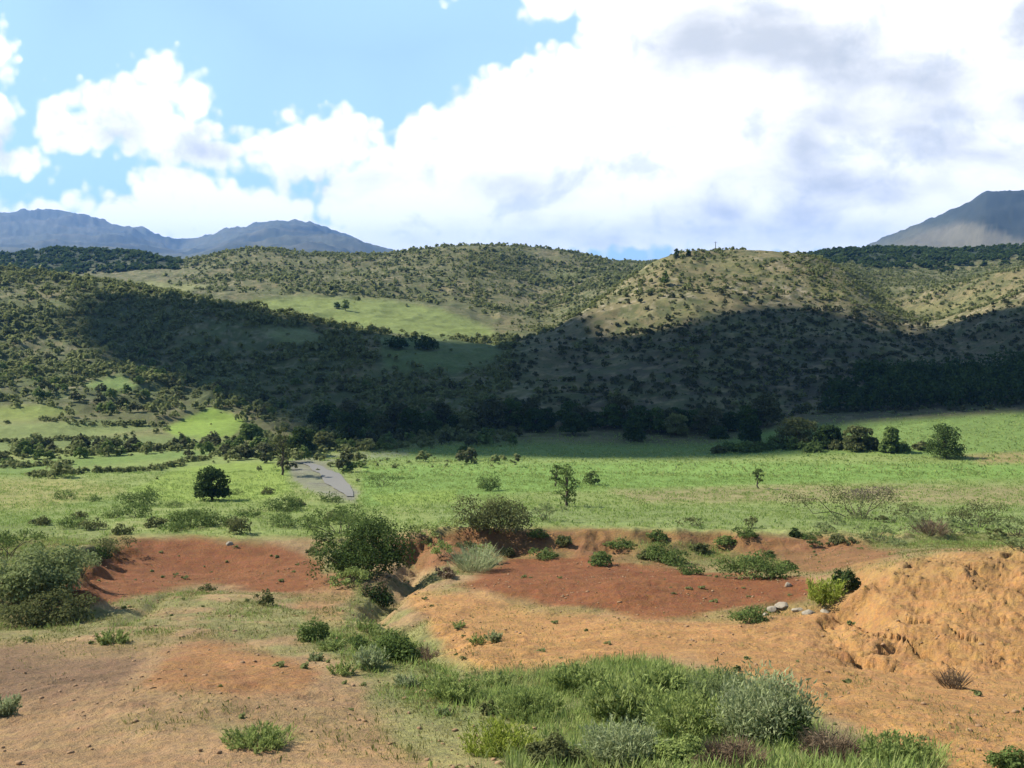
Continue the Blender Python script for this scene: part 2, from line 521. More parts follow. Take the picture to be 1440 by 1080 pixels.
class Ground:
    """colour and cover of the ground at world points; shared by the terrain mesh and the scatterers"""
    def __init__(self, x, y, z):
        self.x, self.y = x, y
        yc = np.maximum(y, 9.0)
        self.px, self.py = at_to_pix(x / yc, z / yc)
        self.n = len(x)
        self.n_mid = fbm(x, y, 7.0, 4, 201)
        self.n_fine = fbm(x, y, 1.1, 3, 211)
        self.n_big = fbm(x, y, 45.0, 4, 221)
        d = yc
        self.wx = np.clip(900.0 / d, 3, 40) * fbm(x, y, 4.0, 3, 231) + np.where(d > 200, 6 * fbm(x, y, 25, 3, 233), 0)
        self.wy = np.clip(420.0 / d, 2, 14) * fbm(x, y, 3.0, 3, 241)

    def mask(self, poly, dmin, dmax, soft=6.0, warp=1.0):
        m = np.zeros(self.n)
        p = np.asarray(poly, float)
        q = 50
        cx = np.clip(self.px, -30, 1470)      # zones run on unchanged beyond the view
        k = (self.y >= dmin) & (self.y <= dmax) & (cx > p[:, 0].min() - q) & (cx < p[:, 0].max() + q) & (self.py > p[:, 1].min() - q) & (self.py < p[:, 1].max() + q)
        if k.any():
            sd = poly_sd(cx[k] + warp * self.wx[k], self.py[k] + warp * self.wy[k], p)
            m[k] = sstep(-soft, soft, sd)
        return m


C = lambda r, g, b: np.array([r, g, b], float)
TAN, RED, ORANGE, DRYG = C(.31, .213, .108), C(.195, .078, .033), C(.375, .205, .082), C(.20, .20, .08)
GRASS, BRIGHT, DEEP = C(.205, .25, .078), C(.215, .285, .062), C(.12, .19, .045)

SOILS = [
    # polygon in photo pixels, distance gate, colour, softness, strength
    ([(-60, 905), (120, 900), (280, 905), (420, 920), (500, 980), (560, 1060), (560, 1120), (-60, 1120)], 9, 40, C(.315, .198, .102), 14, .7),
    ([(-60, 915), (80, 915), (200, 925), (180, 970), (60, 985), (-60, 985)], 9, 40, C(.18, .115, .068), 14, .85),
    ([(230, 925), (300, 905), (390, 915), (450, 945), (430, 975), (330, 985), (220, 965)], 9, 40, C(.30, .155, .065), 12, .85),
    ([(115, 775), (160, 758), (270, 755), (390, 768), (450, 790), (465, 820), (410, 835), (300, 822), (220, 828), (140, 850), (85, 868), (90, 815)], 30, 70, RED, 7, .95),
    ([(420, 835), (470, 800), (500, 830), (470, 870), (430, 865)], 30, 66, C(.28, .15, .068), 10, .6),
    ([(560, 765), (680, 738), (800, 745), (1000, 750), (1180, 755), (1260, 770), (1230, 800), (1150, 812), (1050, 800), (900, 785), (780, 775), (680, 790), (580, 800)], 40, 68, C(.20, .088, .04), 6, .8),
    ([(640, 822), (720, 785), (820, 778), (900, 788), (1000, 805), (1130, 815), (1170, 830), (1110, 850), (1010, 862), (900, 872), (840, 860), (730, 840)], 30, 60, RED, 7, .96),
    ([(570, 830), (680, 835), (850, 870), (1050, 872), (1200, 842), (1210, 800), (1300, 782), (1500, 770), (1600, 1100), (1330, 1100), (1180, 1010), (960, 925), (760, 945), (640, 950), (600, 890)], 9, 48, ORANGE, 14, .92),
    ([(1200, 800), (1300, 775), (1500, 768), (1500, 800), (1320, 830), (1215, 840)], 25, 50, C(.30, .19, .078), 10, .6),
    ([(450, 890), (560, 880), (700, 950), (900, 930), (1130, 985), (1210, 1060), (1330, 1100), (640, 1110), (560, 1050), (560, 960)], 9, 40, C(.22, .215, .085), 12, .75),
]
SOILS.append(([(1180, 850), (1215, 815), (1320, 815), (1500, 800), (1500, 960), (1330, 960), (1230, 910)], 22, 40, C(.355, .20, .082), 12, .8))
GREENS = [
    ([(-80, 700), (0, 672), (100, 676), (180, 690), (60, 715), (-80, 722)], 60, 150, C(.25, .235, .085), 8, .8),
    ([(180, 690), (260, 655), (330, 650), (395, 652), (410, 690), (370, 704), (230, 705)], 60, 170, BRIGHT, 4, .95),
    ([(230, 602), (300, 572), (345, 590), (330, 615), (250, 618)], 120, 230, C(.19, .27, .05), 5, .9),
    ([(-40, 655), (150, 640), (300, 632), (280, 655), (180, 668), (-40, 672)], 90, 170, C(.12, .19, .045), 5, .7),
    ([(-40, 575), (60, 568), (110, 580), (40, 592), (-40, 596)], 150, 250, C(.2, .25, .06), 5, .7),
    ([(120, 540), (170, 528), (200, 545), (150, 556)], 150, 280, C(.15, .22, .06), 5, .7),
    ([(-60, 600), (160, 590), (230, 600), (150, 612), (-60, 618)], 120, 260, C(.17, .21, .07), 4, .8),
    ([(-60, 622), (120, 616), (280, 612), (260, 622), (100, 632), (-60, 638)], 120, 230, C(.13, .165, .055), 4, .8),
    ([(60, 660), (300, 640), (330, 648), (200, 668), (100, 674)], 90, 170, C(.20, .245, .075), 4, .8),
    # far light field behind the left ridge
    ([(330, 428), (370, 420), (440, 417), (540, 421), (620, 434), (690, 462), (700, 478), (600, 478), (480, 464), (380, 446)], 320, 500, C(.165, .205, .06), 7, .85),
    ([(100, 398), (210, 396), (300, 402), (250, 414), (120, 402)], 380, 600, C(.19, .2, .08), 3, .8),
    ([(530, 470), (700, 478), (705, 505), (640, 525), (540, 520)], 200, 330, C(.11, .15, .05), 8, .8),
    ([(370, 466), (430, 460), (460, 478), (400, 486)], 200, 330, C(.17, .2, .08), 5, .7),
    # valley field
    ([(500, 640), (640, 625), (1000, 625), (1080, 605), (1180, 595), (1500, 575), (1500, 650), (1200, 640), (900, 645), (520, 650)], 120, 210, C(.135, .205, .052), 6, .88),
    ([(510, 655), (900, 648), (1500, 652), (1500, 672), (1150, 680), (820, 690), (620, 700), (510, 715)], 70, 170, C(.155, .25, .058), 6, .88),
    ([(520, 695), (640, 688), (640, 708), (540, 712)], 70, 130, BRIGHT, 4, .8),
    ([(860, 690), (1150, 682), (1500, 684), (1500, 715), (1200, 705), (900, 706)], 70, 130, C(.255, .21, .105), 5, .75),
    ([(1350, 640), (1500, 632), (1500, 652), (1380, 652)], 110, 190, C(.27, .19, .09), 4, .7),
    ([(600, 708), (1000, 712), (1500, 712), (1500, 748), (900, 742), (620, 738)], 60, 110, C(.185, .23, .08), 6, .8),
]
STREAM = [(402, 652), (425, 645), (458, 652), (484, 672), (506, 694), (500, 706), (465, 700), (432, 690), (412, 672)]


def ground_colour(g):
    x, y, d = g.x, g.y, np.maximum(g.y, 9.0)
    col = np.empty((g.n, 3))
    col[:] = TAN
    grass = np.zeros(g.n)              # how much green cover, for the tuft scatter

    def lay(m, c):
        col[:] = col * (1 - m[:, None]) + np.asarray(c)[None] * m[:, None]

    # dry grassy bare ground in the foreground
    m = sstep(-0.28, 0.22, g.n_mid * 0.6 + fbm(x, y, 2.2, 3, 251) * 0.7)
    lay(m * 0.85 * (1 - sstep(60, 70, d)), DRYG)
    lay(sstep(0.25, 0.6, fbm(x, y, 9, 3, 257)) * .45 * (1 - sstep(60, 70, d)), C(.30, .175, .08))
    grass = np.maximum(grass, m * 0.62)
    # green strip left of the pit and along the field's near edge
    fm = sstep(61.5, 65, d + 1.6 * g.n_mid) * (1 - sstep(165, 215, d))
    lay(fm, GRASS)
    grass = np.maximum(grass, fm)
    lay(fm * sstep(0.05, 0.5, g.n_mid) * 0.45, C(.24, .23, .095))
    lay(fm * sstep(0.1, 0.5, fbm(x, y, 22, 3, 261)) * 0.5, DEEP)
    # hills: pale soil and dry grass between the bushes
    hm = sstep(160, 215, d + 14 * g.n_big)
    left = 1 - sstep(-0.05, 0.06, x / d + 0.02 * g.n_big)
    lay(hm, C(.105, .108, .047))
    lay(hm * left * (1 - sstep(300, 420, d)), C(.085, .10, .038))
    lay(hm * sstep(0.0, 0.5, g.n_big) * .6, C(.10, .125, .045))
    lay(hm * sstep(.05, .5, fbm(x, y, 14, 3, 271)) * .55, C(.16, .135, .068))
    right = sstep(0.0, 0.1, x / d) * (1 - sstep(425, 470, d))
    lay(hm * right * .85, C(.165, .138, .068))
    lay(hm * right * (1 - sstep(255, 345, d + 30 * g.n_big)) * .85, C(.062, .058, .036))  # cloud shade painted in: darker ground on the lower right slope
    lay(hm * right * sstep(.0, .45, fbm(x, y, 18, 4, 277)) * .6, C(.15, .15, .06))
    # low growth that mottles the slopes
    lay(hm * sstep(.02, .3, fbm(x, y, 5.5, 4, 287)) * .75, C(.08, .092, .036))
    lay(hm * sstep(.15, .45, fbm(x, y, 3.2, 3, 289)) * .5, C(.23, .19, .10))
    # rocks and bare gravel between the bushes
    rk = sstep(.18, .42, fbm(x, y, 2.2, 3, 291)) * sstep(-.15, .25, fbm(x, y, 24, 3, 293))
    lay(hm * (1 - sstep(900, 1200, d)) * rk * (.35 + .4 * right) * (1 - right * (1 - sstep(260, 340, d))), C(.30, .255, .17))
    lay(hm * (1 - sstep(900, 1200, d)) * sstep(.1, .35, fbm(x, y, 2.4, 3, 295)) * .6, C(.07, .082, .032))
    # far slopes
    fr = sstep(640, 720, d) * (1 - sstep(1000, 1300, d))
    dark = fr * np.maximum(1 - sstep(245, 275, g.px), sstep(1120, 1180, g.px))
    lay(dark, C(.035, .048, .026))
    mt = sstep(1300, 2000, d)
    lay(mt, C(.075, .085, .065))
    lay(mt * sstep(-.1, .3, fbm(x, y, 420, 4, 281)) * .8, C(.035, .045, .036))
    lay(mt * sstep(.05, .35, fbm(x, y, 90, 3, 283)) * .5, C(.12, .115, .08))
    rm = mt * sstep(1150, 1250, g.px) * (1 - sstep(3600, 4000, d))
    lay(rm * .9, C(.13, .12, .085))
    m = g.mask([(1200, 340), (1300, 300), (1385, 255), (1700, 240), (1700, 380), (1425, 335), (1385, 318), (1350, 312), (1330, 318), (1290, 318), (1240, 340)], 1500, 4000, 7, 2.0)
    lay(m * .95, C(.028, .036, .03))  # cloud shadow on the upper right peak painted into the ground colour
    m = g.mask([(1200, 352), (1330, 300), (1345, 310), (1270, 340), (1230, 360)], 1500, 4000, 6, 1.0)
    lay(m * .6, C(.06, .07, .05))  # the painted shadow carried on along the left slope
    for poly, d0, d1, c, soft, stren in SOILS:
        m = g.mask(poly, d0, d1, soft)
        lay(m * stren, c)
        grass *= 1 - m * stren * (0.93 if c[1] < .12 else .8 if c[0] > .35 else .55)
    for poly, d0, d1, c, soft, stren in GREENS:
        m = g.mask(poly, d0, d1, soft, 0.6)
        lay(m * stren, c)
        grass = np.maximum(grass, m * (0.8 if d0 < 200 else 0))
    m = g.mask([(540, 640), (760, 628), (1000, 634), (1000, 640), (560, 648)], 120, 220, 4, .6)
    # dry river bed
    m = g.mask(STREAM, 60, 190, 5, .5)
    lay(m * .9, C(.19, .19, .125))
    m2 = g.mask([(398, 656), (430, 644), (500, 636), (575, 634), (575, 641), (500, 646), (450, 658), (420, 668)], 100, 230, 4, .5)
    lay(m2 * .6, C(.20, .195, .135))
    lay(m * sstep(0, .4, fbm(x, y, 4, 3, 331)) * .6, C(.165, .16, .13))
    grass *= 1 - .85 * m
    # green grassy patches in the foreground
    for poly in ([(640, 945), (700, 935), (860, 930), (1010, 950), (1100, 965), (1150, 1020), (1200, 1070), (1330, 1050), (1330, 1100), (700, 1100), (740, 1020), (640, 985)],
                 [(430, 880), (520, 885), (600, 905), (650, 960), (700, 990), (700, 1040), (560, 1000), (480, 930)],
                 [(-60, 730), (140, 740), (180, 765), (110, 800), (80, 860), (20, 850), (-60, 870)],
                 [(310, 1028), (400, 1025), (430, 1045), (330, 1048)],
                 [(450, 745), (520, 770), (520, 850), (470, 800)],
                 [(190, 880), (260, 884), (250, 896), (180, 895)],
                 [(870, 760), (960, 765), (1100, 785), (1110, 805), (1020, 805), (900, 785)],
                 [(1200, 745), (1500, 745), (1500, 775), (1230, 768)]):
        m = g.mask(poly, 9, 70, 12)
        lay(m * .55, C(.165, .195, .068))
        grass = np.maximum(grass, m)
    # vegetation and soil mottling with a shape of its own
    amp = np.where(d < 70, 0.16, 0.12)
    col *= (1 + amp * g.n_fine + 0.12 * g.n_mid)[:, None]
    return np.clip(col, 0.01, 0.9), np.clip(grass, 0, 1)


# ------------------------------------------------------------------ ground material
def ground_material():
    m = bpy.data.materials.new('ground')
    m.use_nodes = True
    t = NT(m.node_tree)
    at_ = t.n('ShaderNodeAttribute', attribute_name='cover')
    geo = t.n('ShaderNodeNewGeometry')
    pos = geo.outputs['Position']
    a = t.noise(pos, 0.9, 6, .6)
    b = t.noise(pos, 7.0, 5, .65)
    c = t.noise(pos, 38.0, 3, .6)
    f = t.math('ADD', t.math('ADD', t.math('MULTIPLY', a, .5), t.math('MULTIPLY', b, .75)), t.math('MULTIPLY', c, .5))
    f = t.math('MULTIPLY_ADD', f, 1.65, -0.44)
    col = t.mix(1.0, at_.outputs['Color'], f, 'MULTIPLY')
    # pebbles and specks
    v = t.n('ShaderNodeTexVoronoi')
    t.lk(pos, v.inputs['Vector'])
    v.inputs['Scale'].default_value = 5.5
    sp = t.math('MULTIPLY', t.mapr(v.outputs['Distance'], .10, .17, 1, 0), t.mapr(t.noise(pos, 0.7, 3, .6), .5, .62))
    col = t.mix(t.math('MULTIPLY', sp, .55), col, t.mix(1.0, col, (.45, .42, .36, 1), 'MULTIPLY'))
    hs = t.n('ShaderNodeHueSaturation')
    t.lk(t.math('MULTIPLY_ADD', t.noise(pos, 2.3, 4, .6), .05, .475), hs.inputs['Hue'])
    t.lk(t.math('MULTIPLY_ADD', b, .4, .82), hs.inputs['Saturation'])
    t.lk(col, hs.inputs['Color'])
    bp = t.n('ShaderNodeBump')
    bp.inputs['Strength'].default_value = 0.8
    bp.inputs['Distance'].default_value = 0.22
    t.lk(t.math('ADD', t.math('MULTIPLY', b, .8), t.math('MULTIPLY', c, .3)), bp.inputs['Height'])
    bs = t.n('ShaderNodeBsdfPrincipled')
    t.lk(hs.outputs[0], bs.inputs['Base Color'])
    bs.inputs['Roughness'].default_value = .95
    bs.inputs['Specular IOR Level'].default_value = .15
    t.lk(bp.outputs[0], bs.inputs['Normal'])
    o = t.n('ShaderNodeOutputMaterial')
    t.lk(bs.outputs[0], o.inputs['Surface'])
    return m


def build_terrain():
    ys = np.concatenate([
        np.linspace(-260, -20, 14), np.linspace(-16, 8, 18),
        np.exp(np.linspace(math.log(8.6), math.log(13.5), 24)),
        np.exp(np.linspace(math.log(13.6), math.log(72), 360)),
        np.exp(np.linspace(math.log(72.3), math.log(215), 210)),
        np.exp(np.linspace(math.log(216), math.log(860), 300)),
        np.exp(np.linspace(math.log(866), math.log(9500), 130))])
    inner = np.arange(-150, 1591, 2.2)
    out = 1590 + 4 * (1.12 ** np.arange(1, 43) - 1) / 0.12
    P = np.concatenate([(1440 - out)[::-1], inner, out])
    A = (P - 720) / (F * CP)
    wy = np.where(ys >= 9, ys, np.where(ys >= 0, 9.0, 9.0 - 1.2 * ys))
    X = A[None, :] * wy[:, None]
    Y = np.repeat(ys[:, None], len(A), 1)
    x, y = X.ravel(), Y.ravel()
    z = H(x, y)
    nr, nc = X.shape
    idx = np.arange(nr * nc).reshape(nr, nc)
    q = np.stack([idx[:-1, :-1], idx[:-1, 1:], idx[1:, 1:], idx[1:, :-1]], -1).reshape(-1, 4)
    me = mesh_np('ground', np.stack([x, y, z], 1), q, smooth=True)
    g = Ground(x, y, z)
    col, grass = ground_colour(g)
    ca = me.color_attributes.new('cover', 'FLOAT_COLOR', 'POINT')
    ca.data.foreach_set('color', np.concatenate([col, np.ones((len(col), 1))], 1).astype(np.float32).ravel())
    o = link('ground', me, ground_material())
    tag(o, kind='structure')
    return o


build_terrain()

# ------------------------------------------------------------------ stream
def build_stream():
    line = [(428, 651, 6), (444, 656, 10), (458, 664, 14), (470, 675, 16), (482, 687, 13), (492, 699, 5)]
    V, Fc = [], []
    pts = []
    for px, py, hw in line:
        x, y, z = at(px, py)
        pts.append((x, y, z, hw / F * y))
    prev = None
    ps = np.array(pts)
    n = 24
    tt = np.linspace(0, len(ps) - 1, n)
    I = np.stack([np.interp(tt, np.arange(len(ps)), ps[:, k]) for k in range(4)], 1)
    for x, y, _z, hw in I:
        for s in np.linspace(-1, 1, 6):
            xx = x + s * hw * (1 + .08 * math.sin(y * .5 + s))
            V.append((xx, y, 0))
    V = np.array(V)
    V[:, 2] = H(V[:, 0], V[:, 1]) + 0.10
    for i in range(n - 1):
        for j in range(5):
            a = i * 6 + j
            Fc.append((a, a + 1, a + 7, a + 6))
    m = bpy.data.materials.new('stream_water')
    m.use_nodes = True
    b = m.node_tree.nodes['Principled BSDF']
    b.inputs['Base Color'].default_value = (.165, .16, .14, 1)
    b.inputs['Roughness'].default_value = .8
    b.inputs['Specular IOR Level'].default_value = .2
    o = link('stream', mesh_np('stream', V, Fc, True), m)
    tag(o, kind='structure')


build_stream()


# ------------------------------------------------------------------ foliage
def leaf_material(name, c0, c1, c2, trans=.36):
    m = bpy.data.materials.new(name)
    m.use_nodes = True
    t = NT(m.node_tree)
    geo = t.n('ShaderNodeNewGeometry')
    oi = t.n('ShaderNodeObjectInfo')
    r = t.n('ShaderNodeValToRGB')
    cr = r.color_ramp
    cr.elements[0].color, cr.elements[1].color = (*c0, 1), (*c2, 1)
    e = cr.elements.new(.5)
    e.color = (*c1, 1)
    n = t.noise(geo.outputs['Position'], 1.3, 2, .5)
    f = t.math('ADD', t.math('MULTIPLY', geo.outputs['Random Per Island'], .6), t.math('MULTIPLY_ADD', n, .9, -.25))
    f = t.math('ADD', f, t.math('MULTIPLY_ADD', oi.outputs['Random'], .3, -.15), clamp=True)
    t.lk(f, r.inputs[0])
    d = t.n('ShaderNodeBsdfDiffuse')
    tr = t.n('ShaderNodeBsdfTranslucent')
    t.lk(r.outputs[0], d.inputs[0])
    t.lk(r.outputs[0], tr.inputs[0])
    mx = t.n('ShaderNodeMixShader')
    mx.inputs[0].default_value = trans
    t.lk(d.outputs[0], mx.inputs[1])
    t.lk(tr.outputs[0], mx.inputs[2])
    o = t.n('ShaderNodeOutputMaterial')
    t.lk(mx.outputs[0], o.inputs['Surface'])
    return m


def plain_material(name, c, rough=.9, var=.4, scale=6.0):
    m = bpy.data.materials.new(name)
    m.use_nodes = True
    t = NT(m.node_tree)
    geo = t.n('ShaderNodeNewGeometry')
    n = t.noise(geo.outputs['Position'], scale, 5, .6)
    b = t.n('ShaderNodeBsdfPrincipled')
    t.lk(t.mix(n, (*[v * (1 - var) for v in c], 1), (*[v * (1 + var) for v in c], 1)), b.inputs['Base Color'])
    b.inputs['Roughness'].default_value = rough
    b.inputs['Specular IOR Level'].default_value = .2
    o = t.n('ShaderNodeOutputMaterial')
    t.lk(b.outputs[0], o.inputs['Surface'])
    return m


MAT = {
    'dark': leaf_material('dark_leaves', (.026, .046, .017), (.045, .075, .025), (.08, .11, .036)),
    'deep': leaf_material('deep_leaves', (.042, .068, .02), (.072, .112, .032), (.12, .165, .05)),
    'mid': leaf_material('mid_leaves', (.07, .105, .03), (.115, .165, .048), (.175, .225, .072)),
    'bright': leaf_material('bright_leaves', (.16, .21, .06), (.24, .30, .09), (.33, .37, .15)),
    'grey': leaf_material('grey_leaves', (.12, .16, .06), (.195, .24, .095), (.28, .31, .145)),
    'pale': leaf_material('pale_leaves', (.19, .24, .10), (.29, .335, .165), (.39, .42, .24)),
    'olive': leaf_material('olive_leaves', (.075, .09, .033), (.12, .135, .052), (.18, .185, .08)),
    'brown': leaf_material('brown_twigs', (.10, .07, .042), (.17, .125, .08), (.26, .20, .13)),
    'mauve': leaf_material('mauve_twigs', (.085, .065, .05), (.14, .112, .09), (.20, .165, .13)),
    'lime': leaf_material('lime_leaves', (.18, .23, .035), (.28, .33, .06), (.37, .40, .11)),
    'hill': leaf_material('hillside_leaves', (.12, .145, .05), (.18, .205, .078), (.25, .26, .12), .48),
    'dusky': leaf_material('dusky_leaves', (.05, .06, .028), (.08, .09, .042), (.125, .125, .065), .3),
    'wood': plain_material('bark', (.09, .07, .05)),
    'stone': plain_material('pale_stone', (.27, .235, .175), var=.3),
    'pole': plain_material('weathered_pole', (.12, .1, .085)),
}


def leaves(r, lumps, n, ln, wd, up=.2, shell=.55, out=.6):
    """n leaf quads spread through the outer part of ellipsoid lumps (cx,cy,cz,rx,ry,rz)"""
    L = np.asarray(lumps, float)
    wgt = (L[:, 3] * L[:, 5]) ** .9
    k = r.choice(len(L), n, p=wgt / wgt.sum())
    v = r.normal(size=(n, 3))
    v /= np.linalg.norm(v, axis=1)[:, None]
    v[:, 2] = np.where(v[:, 2] < -.45, -v[:, 2], v[:, 2])
    rad = (shell + (1.04 - shell) * r.random(n) ** .6)[:, None]
    # uneven surface
    rad = rad * (1 + .16 * np.sin(5 * v[:, :1] + 3 * v[:, 1:2] + k[:, None]) + .10 * np.sin(9 * v[:, 1:2] + 7 * v[:, 2:3] + 2 * k[:, None]))
    p = L[k, :3] + v * L[k, 3:] * rad
    nrm = v * out + r.normal(size=(n, 3)) * (1 - out) + np.array([0, 0, up])
    nrm /= np.linalg.norm(nrm, axis=1)[:, None]
    t = np.cross(nrm, r.normal(size=(n, 3)))
    t /= np.linalg.norm(t, axis=1)[:, None] + 1e-9
    b = np.cross(nrm, t)
    s = (.65 + .7 * r.random(n))[:, None]
    a, c = t * ln * .5 * s, b * wd * .5 * s
    V = np.stack([p - a, p + c - a * .1, p + a, p - c - a * .1], 1).reshape(-1, 3)
    V[:, 2] = np.maximum(V[:, 2], 0.0)
    return V, np.arange(4 * n).reshape(n, 4)


def blades(r, n, rad, h, wd, lean=.35, droop=.15):
    """n thin curved blades (two quads each -> kite) rising from a disc"""
    th = r.random(n) * 2 * math.pi
    q = np.sqrt(r.random(n)) * rad
    b = np.stack([np.cos(th) * q, np.sin(th) * q, np.zeros(n)], 1)
    hh = h * (.5 + .6 * r.random(n)) * (1 - .45 * (q / rad) ** 2)
    ph = th + r.normal(size=n) * .7
    ln = lean * (.3 + q / rad) * hh
    dv = np.stack([np.cos(ph) * ln, np.sin(ph) * ln, hh], 1)
    mid = b + dv * .55 + np.stack([np.zeros(n), np.zeros(n), hh * droop], 1)
    tip = b + dv
    sd = np.stack([-np.sin(ph + r.normal(size=n)), np.cos(ph), np.zeros(n)], 1) * (wd * .5 * (.6 + .8 * r.random(n)))[:, None]
    V = np.stack([b - sd * .6, mid - sd, tip, mid + sd], 1).reshape(-1, 3)
    return V, np.arange(4 * n).reshape(n, 4)


def plumes(r, n, wd, h, leaf):
    """n leaflets along many arching stalks: a soft, feathery plant"""
    m = max(10, n // 26)
    th, q = r.random(m) * 6.28, np.sqrt(r.random(m)) * .5
    base = np.stack([np.cos(th) * q * wd * .7, np.sin(th) * q * wd * .55, np.zeros(m)], 1)
    hh = h * (.5 + .55 * r.random(m)) * (1.05 - .9 * q * q)
    lean = np.stack([np.cos(th) * (q * wd * .45 + .12 * h * r.normal(size=m)), np.sin(th) * (q * wd * .45 + .12 * h * r.normal(size=m)), hh], 1)
    k = r.integers(0, m, n)
    t = r.random(n) ** .75
    p = base[k] + lean[k] * np.stack([t ** 1.7, t ** 1.7, t], 1)
    sp = (.035 + .085 * (1 - t)) * h
    p = p + r.normal(size=(n, 3)) * sp[:, None]
    d = lean[k] / np.linalg.norm(lean[k], axis=1)[:, None] + r.normal(size=(n, 3)) * .55
    d /= np.linalg.norm(d, axis=1)[:, None]
    b = np.cross(d, r.normal(size=(n, 3)))
    b /= np.linalg.norm(b, axis=1)[:, None] + 1e-9
    s = (.6 + .8 * r.random(n))[:, None]
    a, c = d * leaf * 1.5 * s, b * leaf * .32 * s
    V = np.stack([p - a * .6, p + c, p + a, p - c], 1).reshape(-1, 3)
    V[:, 2] = np.maximum(V[:, 2], 0)
    return V, np.arange(4 * n).reshape(n, 4)


def tube(pts, rads, seg=6):
    pts = np.asarray(pts, float)
    V, Fc = [], []
    for i, p in enumerate(pts):
        d = pts[min(i + 1, len(pts) - 1)] - pts[max(i - 1, 0)]
        d /= np.linalg.norm(d) + 1e-9
        a = np.cross(d, [0.3, 0.9, 0.1])
        a /= np.linalg.norm(a) + 1e-9
        b = np.cross(d, a)
        for k in range(seg):
            t = 2 * math.pi * k / seg
            V.append(p + (a * math.cos(t) + b * math.sin(t)) * rads[i])
    for i in range(len(pts) - 1):
        for k in range(seg):
            k2 = (k + 1) % seg
            Fc.append((i * seg + k, i * seg + k2, (i + 1) * seg + k2, (i + 1) * seg + k))
    return np.array(V), np.array(Fc)


def join(parts):
    V, Fc, o = [], [], 0
    for v, f in parts:
        V.append(v)
        Fc.append(f + o)
        o += len(v)
    return np.concatenate(V), np.concatenate(Fc)


def limb(r, a, b, ra, rb, n=5, wob=.08):
    a, b = np.asarray(a, float), np.asarray(b, float)
    ln = np.linalg.norm(b - a)
    P = [a + (b - a) * t + (r.normal(size=3) * wob * ln if 0 < t < 1 else 0) for t in np.linspace(0, 1, n)]
    return tube(P, np.linspace(ra, rb, n))


def shrub_lumps(r, wd, h, k, spread=1.0):
    out = []
    for i in range(k):
        th = 2 * math.pi * (i + r.random() * .8) / k
        q = (.18 + .38 * r.random()) * wd * spread * (0 if i == 0 else 1)
        s = .55 + .5 * r.random()
        rx = wd * (.30 if i == 0 else .22) * s * 1.15
        rz = h * (.44 if i == 0 else .30) * s * 1.15
        cz = max(rz * .75, h * (.52 if i == 0 else .22 + .34 * r.random()))
        cz = min(cz, h - rz * .9)
        out.append((math.cos(th) * q, math.sin(th) * q * .8, cz, rx, rx, rz))
    return out


def build_shrub(name, label, cat, px, py, wpx, hpx, style, mat, n=900, leaf=.09, group=None, k=6, seed=0, mat2=None, sink=.03):
    x, y, z = at(px, py)
    wd, h = wpx / F * y, hpx / F * y * 1.03
    r = np.random.default_rng(1000 + seed)
    root = empty(name, (x, y, z - sink))
    tag(root, label, cat, group)
    lumps = shrub_lumps(r, wd, h, k)
    if style == 'dense':
        for i in range(7):
            th = i * .9 + r.random()
            lumps.append((math.cos(th) * wd * .30, math.sin(th) * wd * .26, h * .20, wd * (.15 + .07 * r.random()), wd * .17, h * (.18 + .1 * r.random())))
        n = int(n * 1.7)
        V, Fc = leaves(r, lumps, n, leaf * 1.5, leaf, up=.25, shell=.45)
    elif style == 'sparse':
        lumps = [(a, b, c, d * .75, e * .75, f * .6) for a, b, c, d, e, f in shrub_lumps(r, wd, h, k + 4, 1.15)]
        V, Fc = leaves(r, lumps, n, leaf * 1.6, leaf * .8, up=.2, shell=.15, out=.35)
    elif style == 'feather':
        V, Fc = plumes(r, int(n * 1.7), wd, h * 1.02, leaf)
    else:                                   # twiggy
        v1, f1 = blades(r, n // 2, wd * .3, h, leaf * .35, lean=.9, droop=.0)
        v2, f2 = leaves(r, lumps, n // 2, leaf * 2.2, leaf * .35, up=0, shell=.2, out=.2)
        V, Fc = join([(v1, f1), (v2, f2)])
    link('foliage', mesh_np(name + '_foliage', V, Fc), MAT[mat], root)
    if mat2:
        V, Fc = leaves(r, [(a, b, c + h * .1, d, e, f) for a, b, c, d, e, f in lumps[:4]], n // 3, leaf * 2.2, leaf * .5, up=.1, shell=.5, out=.3)
        dg_ = link('dry_growth', mesh_np(name + '_dry_growth', V, Fc), MAT[mat2], root)
        dg_['kind'] = 'stuff'
    parts = []
    for i, l in enumerate(lumps[:8]):
        rr = max(.008, min(.05, h * .014))
        parts.append(limb(r, (l[0] * .15, l[1] * .15, -.05), (l[0], l[1], l[2] + l[5] * .3), rr, rr * .4))
    V, Fc = join(parts)
    link('stems', mesh_np(name + '_stems', V, Fc, True), MAT['wood'], root)
    return root


